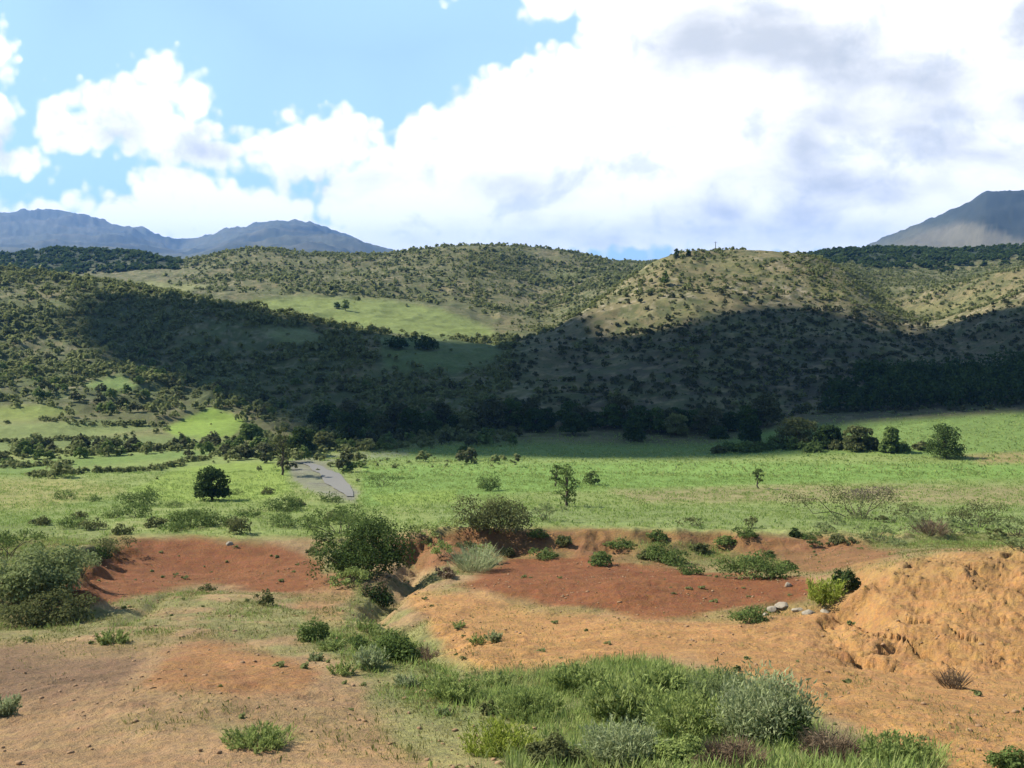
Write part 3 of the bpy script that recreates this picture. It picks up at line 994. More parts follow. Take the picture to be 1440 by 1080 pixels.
def build_tree(name, label, px, py, wpx, hpx, mat, n=1200, leaf=.16, group=None, trunk=.25, k=9, seed=0, open_=False, flat=False, cat='tree'):
    """trunk = bare share of the height"""
    x, y, z = at(px, py)
    wd, h = wpx / F * y, hpx / F * y
    r = np.random.default_rng(5000 + seed)
    root = empty(name, (x, y, z - .05))
    tag(root, label, cat, group)
    lumps = []
    ch = h * (1 - trunk)
    for i in range(k):
        th = 2 * math.pi * (i * .618 + .1 * r.random())
        u = (i + .5) / k
        prof = math.sin(math.pi * (.18 + .74 * u)) if not flat else (.35 + .65 * u)
        q = wd * .30 * prof * (.5 + .5 * r.random())
        s = .7 + .5 * r.random()
        rx = wd * (.15 if open_ else .23) * s
        rz = ch * (.11 if open_ else .17) * s * (.7 if flat else 1)
        lumps.append((math.cos(th) * q, math.sin(th) * q, min(h * trunk + rz * .8 + (ch - 1.7 * rz) * u, h - rz), rx, rx, rz))
    if trunk < .2 and not open_:
        for i in range(6):
            th = i * 1.05 + r.random()
            lumps.append((math.cos(th) * wd * .3, math.sin(th) * wd * .3, h * (.17 + trunk), wd * .19, wd * .19, h * .17))
        n = int(n * 2.0)
    V, Fc = leaves(r, lumps, n, leaf * 1.5, leaf, up=.2, shell=.3 if open_ else .45, out=.5)
    link('crown', mesh_np(name + '_crown', V, Fc), MAT[mat], root)
    rt = max(.05, wd * .045)
    top = np.array([wd * .05 * r.normal(), wd * .05 * r.normal(), h * .78])
    parts = [limb(r, (0, 0, -.3), top, rt, rt * .3, 7, .02)]
    for i, l in enumerate(lumps):
        f = min(.95, max(.25, (l[2] * .6) / (h * .78)))
        parts.append(limb(r, top * f, (l[0], l[1], l[2]), rt * .4, rt * .12, 4, .06))
    V, Fc = join(parts)
    link('trunk', mesh_np(name + '_trunk', V, Fc, True), MAT['wood'], root)
    return root


# --- trees standing in the valley
build_tree('round_tree', 'dark round tree standing alone in the bright green plot on the left', 299, 704, 56, 50, 'dark', 2200, .16, trunk=.05, k=13, seed=1)
build_tree('roadside_tree', 'slender open tree with a bare trunk at the head of the pale stream bed', 396, 668, 46, 72, 'olive', 900, .17, trunk=.32, k=9, seed=2, open_=True)
build_tree('bushy_tree', 'bushy green tree at the far right of the valley field, casting a pointed shadow', 1328, 644, 60, 50, 'deep', 2400, .18, trunk=.0, k=13, seed=3)
build_tree('small_tree', 'tiny dark tree with a forked trunk alone in the middle of the right field', 1066, 687, 30, 31, 'mid', 420, .14, trunk=.3, k=7, seed=4, open_=True)
build_tree('sapling', 'straggly thin sapling rising behind the big rounded shrub', 797, 712, 52, 64, 'mid', 700, .15, trunk=.02, k=16, seed=5, open_=True)
build_tree('young_tree', 'small leafy tree left of the straggly sapling at the field centre', 781, 684, 34, 34, 'mid', 480, .16, trunk=.15, k=7, seed=6, open_=True)
build_tree('young_tree', 'low dark green tree right of the straggly sapling', 831, 682, 28, 22, 'mid', 380, .16, trunk=.1, k=6, seed=7)
ROW = [(1054, 622, 34, 40, 'dark', 'dark tree at the left end of the tree row behind the right field'),
       (1120, 628, 74, 44, 'olive', 'broad grey green tree, the biggest of the row behind the right field'),
       (1166, 630, 50, 34, 'dark', 'dark low tree just right of the broadest tree of the row'),
       (1206, 633, 56, 36, 'olive', 'dull olive tree near the right end of the shaded row'),
       (1252, 636, 34, 38, 'mid', 'light green upright tree closing the row on its right'),
       (1010, 616, 30, 18, 'dark', 'low dark bush-like tree left of the row, at the shaded field edge'),
       (893, 620, 34, 38, 'dark', 'dark tree with its foot on the shaded middle of the far field edge')]
for i, (px, py, wp, hp, mt, lb) in enumerate(ROW):
    build_tree('field_edge_tree', lb, px, py, wp, hp, mt, 1500, .32, 'trees along the far edge of the field', .0, 10, 20 + i)
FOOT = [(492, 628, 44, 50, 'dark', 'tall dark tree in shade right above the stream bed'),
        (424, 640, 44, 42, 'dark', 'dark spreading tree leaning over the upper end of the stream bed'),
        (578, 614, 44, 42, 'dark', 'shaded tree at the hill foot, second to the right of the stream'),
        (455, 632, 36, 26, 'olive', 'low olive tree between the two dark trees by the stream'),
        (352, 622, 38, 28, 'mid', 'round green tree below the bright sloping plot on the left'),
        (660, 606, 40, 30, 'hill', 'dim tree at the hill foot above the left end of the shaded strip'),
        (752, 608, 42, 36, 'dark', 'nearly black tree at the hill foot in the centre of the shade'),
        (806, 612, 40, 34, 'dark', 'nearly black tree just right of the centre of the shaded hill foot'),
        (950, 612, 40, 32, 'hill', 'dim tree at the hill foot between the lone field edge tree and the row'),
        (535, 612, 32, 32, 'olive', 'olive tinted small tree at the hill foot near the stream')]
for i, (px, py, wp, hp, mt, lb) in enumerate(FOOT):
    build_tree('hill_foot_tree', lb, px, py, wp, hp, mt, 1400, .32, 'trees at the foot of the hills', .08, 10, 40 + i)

belt = []
for i in range(30):
    px = 440 + 640 * (i + rng.random()) / 30
    py = 606 - 10 * rng.random() + 5 * math.sin(px / 70.0)
    if i < 3:
        t = build_tree('hill_foot_tree', None, px, py, 44, 30 + 4 * i, ('dark', 'deep', 'dusky')[i], 1200, .32, None, .05, 9, 60 + i)
        belt.append(t)
    else:
        src = belt[i % 3]
        t = src.copy()
        COL.objects.link(t)
        for ch in src.children:
            c = ch.copy()
            c.parent = t
            COL.objects.link(c)
        x, y, z = at(px, py)
        t.location = (x, y, z - .05)
        t.rotation_euler = (0, 0, rng.random() * 6)
        s = .7 + .5 * rng.random()
        t.scale = (s, s, s)
    tag(t, 'low dark tree in the shaded belt of trees along the hill foot', 'tree', 'belt of dark trees along the shaded hill foot')

# --- shrubs, near to far, each its own thing
SHRUBS = [
    ('gully_shrub', 'largest dark green shrub, filling the head of the gully', 'shrub', 520, 808, 124, 92, 'dense', 'deep', 7500, .085, 12, None),
    ('leafy_shrub', 'lighter open shrub at the upper left of the big gully shrub', 'shrub', 478, 752, 96, 56, 'sparse', 'mid', 1700, .10, 8, None),
    ('gully_shrub', 'narrow bright green shrub hanging down the left side of the gully', 'shrub', 498, 826, 60, 40, 'sparse', 'bright', 900, .09, 6, None),
    ('gully_shrub', 'dark brown twiggy shrub in the bottom of the gully', 'shrub', 536, 852, 44, 42, 'dense', 'dark', 700, .08, 6, 'brown'),
    ('rounded_shrub', 'large rounded olive shrub on the lip of the red scarp', 'shrub', 699, 748, 98, 60, 'dense', 'olive', 3600, .09, 10, None),
    ('grey_shrub', 'pale grey shrub at the right side of the rounded olive shrub', 'shrub', 768, 732, 46, 34, 'sparse', 'grey', 700, .09, 6, None),
    ('small_shrub', 'small green shrub in the field just beyond the rounded olive shrub', 'shrub', 688, 690, 40, 24, 'dense', 'mid', 700, .12, 6, None),
    ('spreading_shrub', 'wide spreading shrub with bare mauve twigs on top, right side field', 'shrub', 1212, 730, 150, 54, 'sparse', 'olive', 2400, .10, 10, 'mauve'),
    ('low_shrub', 'low olive shrub trailing off the right of the wide mauve topped shrub', 'shrub', 1278, 722, 50, 20, 'sparse', 'olive', 500, .09, 6, None),
    ('ridge_shrub', 'humped olive shrub at the right edge of the field', 'shrub', 1376, 742, 92, 48, 'sparse', 'olive', 1600, .10, 9, None),
    ('grey_shrub', 'silvery shrub at the right border below the humped olive shrub', 'shrub', 1432, 752, 60, 34, 'sparse', 'grey', 800, .09, 6, None),
    ('rust_shrub', 'rust tinted low shrub between the two wide shrubs of the right field', 'shrub', 1310, 752, 60, 26, 'twiggy', 'brown', 600, .10, 6, None),
    ('bank_shrub', 'big grey green shrub covering the top of the left bank', 'shrub', 48, 838, 130, 78, 'dense', 'grey', 5200, .08, 11, None),
    ('bank_shrub', 'dark shrub in the shade at the foot of the left bank', 'shrub', 78, 876, 112, 52, 'dense', 'olive', 2600, .07, 9, None),
    ('bank_shrub', 'grey green shrub hanging over the fluted edge of the left bank', 'shrub', 112, 812, 62, 46, 'sparse', 'grey', 1500, .08, 8, None),
    ('bank_shrub', 'low shrub at the far upper end of the left bank edge', 'shrub', 158, 776, 56, 24, 'sparse', 'olive', 900, .08, 7, None),
    ('thicket_shrub', 'bright low shrub at the left end of the foreground thicket', 'shrub', 742, 1010, 96, 36, 'feather', 'bright', 2600, .036, 9, None),
    ('thicket_shrub', 'yellowish green shrub at the lower left of the thicket', 'shrub', 700, 1062, 110, 48, 'feather', 'lime', 2200, .034, 9, None),
    ('thicket_shrub', 'green plumed shrub behind the middle of the thicket', 'shrub', 925, 978, 80, 34, 'feather', 'bright', 2000, .06, 10, None),
    ('thicket_shrub', 'pale green plumed shrub at the back right of the thicket', 'shrub', 1010, 996, 90, 56, 'feather', 'grey', 2600, .036, 10, None),
    ('bank_shrub', 'shaggy green shrub at the left border above the grey bank shrub', 'shrub', 8, 782, 90, 48, 'sparse', 'mid', 1500, .09, 8, None),
    ('rim_bush', 'dark bush on the rim where the left red pit begins', 'bush', 140, 786, 40, 18, 'dense', 'dark', 500, .08, 5, None),
    ('ledge_shrub', 'long low green shrub on the ledge above the dark red mound', 'shrub', 1062, 812, 100, 38, 'dense', 'mid', 1800, .075, 9, None),
    ('ledge_shrub', 'rounded green shrub left of the long ledge shrub', 'shrub', 930, 788, 48, 30, 'dense', 'mid', 900, .08, 7, None),
    ('ledge_shrub', 'small green shrub in front of the long ledge shrub at its left', 'shrub', 972, 808, 36, 18, 'dense', 'mid', 500, .07, 5, None),
    ('lime_bush', 'yellow green feathery bush beside the tip of the red mound', 'bush', 1158, 846, 58, 34, 'feather', 'lime', 900, .07, 6, None),
    ('bank_edge_bush', 'dark green bush at the notch where the orange bank begins', 'bush', 1192, 828, 40, 34, 'dense', 'dark', 800, .07, 6, None),
    ('creeping_shrub', 'low dark green shrub in front of the pale stones', 'shrub', 1056, 874, 58, 24, 'dense', 'mid', 900, .055, 7, None),
    ('gully_side_shrub', 'grey green shrub mixed with pale stalks on the red scarp', 'shrub', 668, 802, 70, 40, 'twiggy', 'pale', 900, .10, 7, None),
    ('scarp_bush', 'dark reddish bush clinging to the scarp below the rounded shrub', 'bush', 628, 812, 30, 20, 'dense', 'brown', 380, .08, 5, None),
    ('slope_bush', 'dark green bush, left one of the three on the middle slope', 'bush', 442, 902, 52, 34, 'dense', 'mid', 1100, .05, 7, None),
    ('slope_bush', 'low mixed green bush in the middle of the three on the slope', 'bush', 500, 912, 64, 24, 'sparse', 'mid', 1000, .05, 7, None),
    ('slope_bush', 'wide dark bush, right one of the three on the middle slope', 'bush', 556, 930, 78, 44, 'dense', 'mid', 2000, .05, 8, None),
    ('grey_tuft', 'small silvery shrub below the wide dark bush of the slope', 'shrub', 520, 940, 50, 30, 'feather', 'pale', 800, .05, 6, None),
    ('brown_tuft', 'brown dry bush at the right of the wide dark slope bush', 'bush', 598, 932, 36, 28, 'twiggy', 'brown', 500, .06, 5, None),
    ('grass_clump', 'bright green grassy clump left of the foreground thicket', 'grass clump', 640, 984, 80, 34, 'feather', 'bright', 1500, .045, 8, None),
    ('dark_tuft', 'small dark plant on the slope right of the grassy clump', 'plant', 690, 1004, 26, 26, 'dense', 'olive', 350, .04, 5, None),
    ('thicket_shrub', 'fresh green shrub at the upper left of the foreground thicket', 'shrub', 815, 975, 90, 38, 'feather', 'bright', 1800, .055, 9, None),
    ('thicket_shrub', 'large green shrub in the middle of the foreground thicket', 'shrub', 876, 1018, 110, 62, 'feather', 'bright', 4000, .055, 11, None),
    ('thicket_shrub', 'soft bright green shrub right of the middle of the thicket', 'shrub', 968, 1044, 120, 70, 'feather', 'bright', 4200, .042, 12, None),
    ('feathery_shrub', 'tall feathery grey green shrub at the right end of the thicket', 'shrub', 1072, 1050, 132, 108, 'feather', 'pale', 5200, .045, 12, None),
    ('thicket_shrub', 'dark green leafy shrub under the right side of the feathery shrub', 'shrub', 1108, 1050, 74, 66, 'dense', 'mid', 3000, .036, 9, None),
    ('pale_shrub', 'silvery pale shrub at the lower centre of the thicket', 'shrub', 872, 1074, 110, 60, 'feather', 'pale', 4200, .030, 10, None),
    ('dark_shrub', 'dark brownish shrub at the bottom edge left of the silvery shrub', 'shrub', 780, 1078, 80, 56, 'dense', 'olive', 3200, .032, 9, None),
    ('thicket_shrub', 'vivid green shrub at the bottom edge right of the silvery shrub', 'shrub', 960, 1082, 90, 50, 'dense', 'bright', 3200, .032, 9, None),
    ('dead_bush', 'dead brown twiggy bush at the bottom edge below the thicket', 'bush', 1030, 1084, 100, 48, 'twiggy', 'brown', 1800, .045, 9, None),
    ('dead_bush', 'pale brown dry bush between the feathery shrub and the last green one', 'bush', 1170, 1070, 90, 50, 'twiggy', 'brown', 1500, .045, 8, None),
    ('corner_shrub', 'green shrub at the bottom edge right of the pale brown dry bush', 'shrub', 1262, 1082, 100, 46, 'feather', 'bright', 3000, .034, 9, None),
    ('corner_shrub', 'small green shrub in the bottom right corner', 'shrub', 1425, 1084, 60, 36, 'dense', 'mid', 1400, .034, 7, None),
    ('dry_plant', 'small dark reddish dry plant alone on the orange slope', 'plant', 1340, 968, 34, 34, 'twiggy', 'brown', 420, .055, 5, None),
    ('grass_clump', 'small green grass clump alone on the bare soil at the lower left', 'grass clump', 362, 1050, 96, 26, 'feather', 'bright', 1500, .035, 9, None),
    ('grey_tuft', 'pale green tuft at the left border on the brown soil', 'tuft', 6, 1004, 44, 28, 'feather', 'pale', 700, .04, 6, None),
    ('grass_clump', 'small bright grass clump at the left below the bank shrubs', 'grass clump', 158, 904, 44, 18, 'feather', 'bright', 600, .05, 6, None),
    ('pit_bush', 'tiny dark bush on the dry slope below the red pit', 'bush', 374, 850, 26, 24, 'dense', 'olive', 320, .06, 5, None),
    ('pit_bush', 'tiny flat bush left of the dark bush below the red pit', 'bush', 292, 830, 26, 12, 'dense', 'olive', 240, .06, 5, None),
    ('rim_bush', 'dark low bush at the centre of the scarp edge on the right field', 'bush', 1118, 754, 22, 14, 'dense', 'dark', 260, .09, 4, None),
    ('edge_shrub', 'low dark shrub in the line beyond the left pit, leftmost of the line', 'shrub', 196, 712, 60, 26, 'dense', 'mid', 900, .11, 8, None),
    ('edge_shrub', 'long low shrub below the lone round tree', 'shrub', 268, 740, 84, 28, 'dense', 'mid', 1200, .10, 9, None),
    ('edge_shrub', 'low dark shrub between the lone round tree and the stream bed', 'shrub', 404, 718, 62, 22, 'dense', 'mid', 900, .11, 8, None),
    ('edge_shrub', 'small dark shrub on the rim right above the red pit', 'shrub', 338, 750, 36, 26, 'dense', 'olive', 500, .09, 6, None),
    ('edge_shrub', 'brownish low shrub on the grass left of the red pit rim', 'shrub', 134, 744, 34, 16, 'dense', 'olive', 360, .09, 5, None),
    ('edge_shrub', 'low green shrub by the field corner right of the stream bed', 'shrub', 540, 684, 70, 22, 'sparse', 'mid', 700, .12, 7, None),
    ('field_weed', 'spiky weed standing in the grass near the scarp, left one of two', 'weed', 974, 740, 32, 20, 'sparse', 'olive', 260, .09, 5, None),
    ('field_weed', 'spiky weed standing in the grass near the scarp, right one of two', 'weed', 1056, 742, 22, 24, 'sparse', 'olive', 220, .09, 5, None),
    ('ridge_shrub', 'large dark bush in shade on the tail of the left ridge', 'bush', 600, 492, 40, 26, 'dense', 'dark', 700, .38, 7, None),
    ('ridge_shrub', 'smaller dark bush left of the large one on the ridge tail', 'bush', 560, 490, 34, 20, 'dense', 'dark', 600, .38, 6, None),
]
for i, (nm, lb, ct, px, py, wp, hp, st, mt, n, lf, k, m2) in enumerate(SHRUBS):
    build_shrub(nm, lb, ct, px, py, wp, hp, st, mt, n, lf, None, k, i, m2)


# low growth along the grassy rims: a few kinds, copied
def copy_tree(src):
    t = src.copy()
    COL.objects.link(t)
    for ch in src.children:
        c = ch.copy()
        c.parent = t
        COL.objects.link(c)
    return t


RIMS = [('rim_shrub', 'low green shrub among the growth on the grassy rim beyond the left red pit', 'low shrubs on the rim beyond the left pit', 26, (60, 500), (694, 752), 34, 17, 'mid', 'dense'),
        ('rim_shrub', 'small loose shrub in the greenery around the head of the gully', 'small shrubs around the gully head', 14, (440, 690), (742, 800), 30, 20, 'bright', 'sparse'),
        ('rim_shrub', 'small grey green shrub on the grassy edge above the right orange bank', 'small shrubs above the orange bank', 18, (1130, 1450), (728, 776), 32, 15, 'grey', 'sparse'),
        ('rim_shrub', 'low bushy plant on the broken red scarp behind the mound', 'low plants on the red scarp', 16, (700, 1180), (754, 806), 30, 14, 'mid', 'dense'),
        ('undergrowth_bush', 'low bush in the undergrowth below the tree row behind the right field', 'undergrowth below the tree row', 16, (1000, 1300), (626, 640), 30, 15, 'mid', 'dense'),
        ('slope_tuft', 'small green tuft on the bare slope below the gully', 'green tufts on the bare slope', 16, (430, 760), (880, 1010), 34, 15, 'bright', 'feather')]
for q, (nm, lb, gr, cnt, (x0, x1), (y0, y1), wp, hp, mt, st) in enumerate(RIMS):
    src = []
    for i in range(cnt):
        px, py = x0 + (x1 - x0) * (i + rng.random()) / cnt, y0 + (y1 - y0) * rng.random()
        if i < 3:
            t = build_shrub(nm, lb, {'slope_tuft': 'tuft', 'undergrowth_bush': 'bush'}.get(nm, 'shrub'), px, py, wp * (.8 + .25 * i), hp * (.8 + .25 * i), st, mt if i else 'olive' if q < 5 else 'pale', 420, (.085, .085, .085, .085, .3, .04)[q], gr, 6, 200 + q * 10 + i)
            src.append(t)
        else:
            t = copy_tree(src[i % 3])
            x, y, z = at(px, py)
            t.location = (x, y, z - .03)
            t.rotation_euler = (0, 0, rng.random() * 6)
            sc_ = .6 + .7 * rng.random()
            t.scale = (sc_, sc_, sc_ * (.8 + .4 * rng.random()))

# ------------------------------------------------------------------ bushes on the hillsides
def bush_proto(r, n, k):
    """unit bush: about 1 wide, .8 high"""
    lumps = shrub_lumps(r, 1.0, .8, k)
    s = .95 / math.sqrt(n) * 1.9
    return leaves(r, lumps, n, s * 1.35, s, up=.25, shell=.5, out=.65)


PROTO_N = [bush_proto(np.random.default_rng(300 + i), 110, 5) for i in range(6)]
PROTO_M = [bush_proto(np.random.default_rng(320 + i), 36, 4) for i in range(6)]
PROTO_F = [bush_proto(np.random.default_rng(340 + i), 16, 3) for i in range(6)]


def scatter(n, d0, d1, p0, p1, seed):
    r = np.random.default_rng(seed)
    y = np.sqrt(r.random(n) * (d1 * d1 - d0 * d0) + d0 * d0)
    P = p0 + r.random(n) * (p1 - p0)
    return (P - 720) / (F * CP) * y, y, r


def bush_density(x, y, g):
    d = y
    cl = fbm(x, y, 26.0, 3, 401)            # clustering
    left = (1 - sstep(-.03, .05, x / d)) * sstep(112, 165, d) * (1 - sstep(385, 400, d))
    den = left * np.clip(.62 + 1.1 * cl, .06, 1)
    cent = sstep(455, 520, d) * (1 - sstep(905, 920, d)) * (1 - sstep(880, 960, g.px)) * sstep(225, 280, g.px)
    den = np.maximum(den, cent * np.clip(.55 + 1.0 * cl, .05, 1))
    right = sstep(-.03, .05, x / d) * sstep(188, 205, d) * (1 - sstep(640, 660, d))
    rd = np.clip(.45 + 1.0 * cl, .04, 1) * np.where(d < 300, 1.7, 1.0)
    den = np.maximum(den, right * rd)
    # green thicket in the fold right of the tawny hill
    m = g.mask([(1100, 365), (1160, 350), (1260, 372), (1255, 420), (1270, 455), (1190, 440), (1120, 410)], 330, 900, 10)
    den = np.maximum(den, m * 1.0)
    for poly, d0, d1, c, soft, stren in GREENS:
        den = den * (1 - .97 * g.mask(poly, d0, d1, soft, .6))
    den = den * (1 - .95 * g.mask(STREAM, 60, 190, 8, .5))
    return np.clip(den, 0, 1)


bx, by, bs = [], [], []
for n, d0, d1, p0, p1, s0, s1, seed in ((20000, 108, 400, -120, 730, .5, 3.3, 1), (22000, 455, 900, 180, 960, .8, 4.0, 2), (46000, 188, 660, 660, 1560, .4, 2.3, 3)):
    x, y, r = scatter(n, d0, d1, p0, p1, seed)
    g = Ground(x, y, H(x, y))
    den = bush_density(x, y, g)
    keep = r.random(n) < den
    s = s0 + (s1 - s0) * r.random(n) ** 2.6
    bx.append(x[keep]); by.append(y[keep]); bs.append(s[keep])
bx, by, bs = map(np.concatenate, (bx, by, bs))
# hedges along the terraces of the left slope
for (a, b) in (((-20, 644), (140, 638)), ((140, 637), (280, 625)), ((40, 672), (180, 664)), ((180, 663), (300, 647)), ((-20, 619), (150, 612)), ((60, 596), (230, 592)), ((0, 655), (100, 652)), ((250, 500), (480, 496)), ((220, 520), (500, 512)), ((300, 545), (520, 538))):
    for t in np.linspace(0, 1, 60):
        if rng.random() < .8:
            x, y = ray_hit(a[0] + (b[0] - a[0]) * t, a[1] + (b[1] - a[1]) * t + rng.normal() * 1.2, base_z)
            bx, by, bs = np.append(bx, x), np.append(by, y), np.append(bs, (.55 + .75 * rng.random()) * (1 if y < 190 else 1.5))
bz = H(bx, by)
# those that the camera can see largest
vis = (np.abs(bx / by) < .55)
big = np.argsort(-(bs / by) * vis)[:290]
ind = np.zeros(len(bx), bool)
ind[big] = True
near_me = []
for i, (V, Fc) in enumerate(PROTO_N):
    me = mesh_np('hillside_bush', V, Fc)
    me.materials.append(MAT[('hill', 'mid', 'dusky')[i % 3]])
    near_me.append(me)
for q, i in enumerate(big):
    px = 720 + bx[i] / by[i] * F
    o = bpy.data.objects.new('hillside_bush', near_me[q % 6])
    COL.objects.link(o)
    o.location = (bx[i], by[i], bz[i] - .06)
    o.rotation_euler = (0, 0, rng.random() * 6.28)
    s = bs[i]
    o.scale = (s, s, s * (.75 + .4 * rng.random()))
    if px < 470 and by[i] < 185:
        lb, gr = 'small round bush among the terraces at the lower left of the valley', 'bushes on the lower left terraces'
    elif px < 700:
        lb, gr = 'round bush in the dense scrub covering the left hillside', 'bushes on the left hillside'
    else:
        lb, gr = 'dark bush on the shaded lower slope of the right hill', 'bushes on the right hill'
    tag(o, lb, 'bush', gr)
rest = np.nonzero(~ind)[0]


def merged(name, sel, protos, mat, label):
    parts = []
    for k in range(6):
        s = sel[k::6]
        if not len(s):
            continue
        V, Fc = protos[k]
        th = rng.random(len(s)) * 6.28
        c, sn = np.cos(th)[:, None], np.sin(th)[:, None]
        sc = bs[s][:, None]
        X = (V[None, :, 0] * c - V[None, :, 1] * sn) * sc + bx[s][:, None]
        Y = (V[None, :, 0] * sn + V[None, :, 1] * c) * sc + by[s][:, None]
        Z = V[None, :, 2] * sc * (.75 + .4 * rng.random(len(s)))[:, None] + bz[s][:, None] - .08
        VV = np.stack([X, Y, Z], -1).reshape(-1, 3)
        FF = (Fc[None] + (np.arange(len(s)) * len(V))[:, None, None]).reshape(-1, 4)
        parts.append((VV, FF))
    V, Fc = join(parts)
    o = link(name, mesh_np(name, V, Fc), mat)
    tag(o, label, 'scrub', kind='stuff')
    return o


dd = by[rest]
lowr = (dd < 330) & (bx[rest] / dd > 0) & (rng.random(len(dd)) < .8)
merged('hillside_scrub', rest[(dd < 420) & ~lowr], PROTO_M, MAT['hill'], 'dense scrub of small bushes on the nearer hillsides')
merged('shade_dark_scrub', rest[lowr], PROTO_M, MAT['dusky'], 'low scrub with shade painted into its leaves on the lower slope of the right hill')  # real scrub, its leaf colour darkened to deepen the cloud shade here
merged('distant_scrub', rest[dd >= 420], PROTO_F, MAT['hill'], 'fine scrub of tiny bushes over the distant central hill')

# ------------------------------------------------------------------ dark plantation at the foot of the right hill
def build_wood():
    r = np.random.default_rng(77)
    parts = []
    n = 0
    for px in np.arange(1165, 1560, 9.0):
        for row in range(5):
            d = 202 + row * 8 + r.normal() * 1.5
            P = px + r.normal() * 5
            if P < 1200 and row > 2:
                continue
            x = (P - 720) / (F * CP) * d
            z = float(H(np.array([x]), np.array([d]))[0])
            h = 4.2 + 2.2 * r.random() if P > 1230 else 2.6 + 2 * r.random()
            lumps = [(r.normal() * .5, r.normal() * .5, h * u, h * .30 * (1.25 - .6 * u), h * .30 * (1.25 - .6 * u), h * .2) for u in (.2, .45, .62, .8)]
            V, Fc = leaves(r, lumps, 110, .8, .5, up=.1, shell=.5)
            tv, tf = tube([(0, 0, -.3), (0, 0, h * .5), (0, 0, h * .9)], [.14, .1, .03], 4)
            V, Fc = join([(V, Fc), (tv, tf)])
            parts.append((V + np.array([x, d, z]), Fc))
    V, Fc = join(parts)
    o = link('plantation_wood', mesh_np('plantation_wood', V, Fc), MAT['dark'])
    tag(o, 'nearly black wood of close planted trees in shade at the right', 'wood', kind='stuff')


build_wood()


# forest on the far dark ridges, as one mass
def build_far_forest():
    r = np.random.default_rng(78)
    parts = []
    for p0, p1, n, d0, d1 in ((-80, 262, 900, 650, 830), (1120, 1540, 1300, 640, 850)):
        x, y, _ = scatter(n, d0, d1, p0, p1, 5 + n)
        z = H(x, y)
        for i in range(n):
            h = 3.2 + 2.2 * r.random()
            V, Fc = PROTO_F[i % 6]
            parts.append((V * np.array([h * 1.1, h * 1.1, h * .9]) + np.array([x[i], y[i], z[i] - .3]), Fc))
    V, Fc = join(parts)
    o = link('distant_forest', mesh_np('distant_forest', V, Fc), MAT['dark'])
    tag(o, 'dark forest covering the far ridges below the mountains', 'forest', kind='stuff')


build_far_forest()

# --- things on the skyline of the tawny hill
for i, (px, py, wp, hp, lb) in enumerate(((951, 362, 9, 13, 'dark little tree on the skyline where the tawny hill begins'), (968, 360, 7, 9, 'smaller tree right beside the dark little tree on the skyline'),
                                         (1165, 358, 18, 10, 'wide low tree on the skyline right of the tawny hilltop'))):
    build_tree('skyline_tree', lb, px, py, wp, hp, 'dark', 160, .5, 'trees on the skyline of the tawny hill', .1, 6, 70 + i)
for i, (px, py, wp, hp, mt, lb) in enumerate(((486, 437, 14, 16, 'mid', 'small tree standing in the far light green field'), (474, 434, 10, 10, 'mid', 'smaller tree left of the one in the far light green field'),
                                             (935, 402, 12, 22, 'mid', 'upright tree on the left flank of the tawny hill'))):
    build_tree('far_tree', lb, px, py, wp, hp, mt, 200, .5, 'lone trees on the far slopes', .12, 6, 80 + i)


def build_pole():
    x, y, z = at(1006, 353)
    root = empty('utility_pole', (x, y, z - .3))
    tag(root, 'thin pole standing on the skyline of the tawny hill', 'pole')
    h = 14 / F * y
    V, Fc = tube([(0, 0, 0), (0, 0, h * .5), (0, 0, h)], [.16, .14, .11], 8)
    link('post', mesh_np('post', V, Fc, True), MAT['pole'], root)
    V, Fc = tube([(-.7, 0, h * .93), (.7, 0, h * .93)], [.06, .06], 4)
    link('crossarm', mesh_np('crossarm', V, Fc), MAT['pole'], root)


build_pole()

# ------------------------------------------------------------------ stones
def stone(name, label, px, py, wpx, hpx, seed, group=None):
    import bmesh
    x, y, z = at(px, py)
    bm = bmesh.new()
    bmesh.ops.create_icosphere(bm, subdivisions=3, radius=1.0)
    r = np.random.default_rng(seed)
    pl = r.normal(size=(9, 3))
    pl /= np.linalg.norm(pl, axis=1)[:, None]
    off = .62 + .3 * r.random(9)
    for v in bm.verts:
        p = np.array(v.co)
        for a, o in zip(pl, off):
            s = p @ a - o
            if s > 0:
                p = p - a * s * .9
        p *= 1 + .06 * math.sin(7 * p[0] + seed) * math.sin(6 * p[1])
        v.co = p
    me = bpy.data.meshes.new(name)
    bm.to_mesh(me)
    bm.free()
    o = link(name, me, MAT['stone'])
    w_, h_ = wpx / F * y * .5, hpx / F * y * .6
    o.scale = (w_, w_ * .8, h_)
    o.location = (x, y, z + h_ * .05)
    o.rotation_euler = (0, 0, r.random() * 6)
    tag(o, label, 'stone', group)


stone('white_stone', 'small white stone lying beside the long ledge shrub', 1108, 824, 12, 9, 1)
stone('white_stone', 'small pale stone on the rim of the left red pit', 323, 766, 11, 8, 2)
for i, (px, py, wp, hp) in enumerate(((1086, 858, 22, 9), (1100, 853, 26, 10), (1122, 859, 20, 8), (1138, 862, 24, 8), (1160, 860, 16, 7), (1076, 866, 14, 7))):
    stone('ledge_stone', 'pale stone in the line of stones at the lower edge of the red mound', px, py, wp, hp, 10 + i, 'stones along the edge of the red mound')

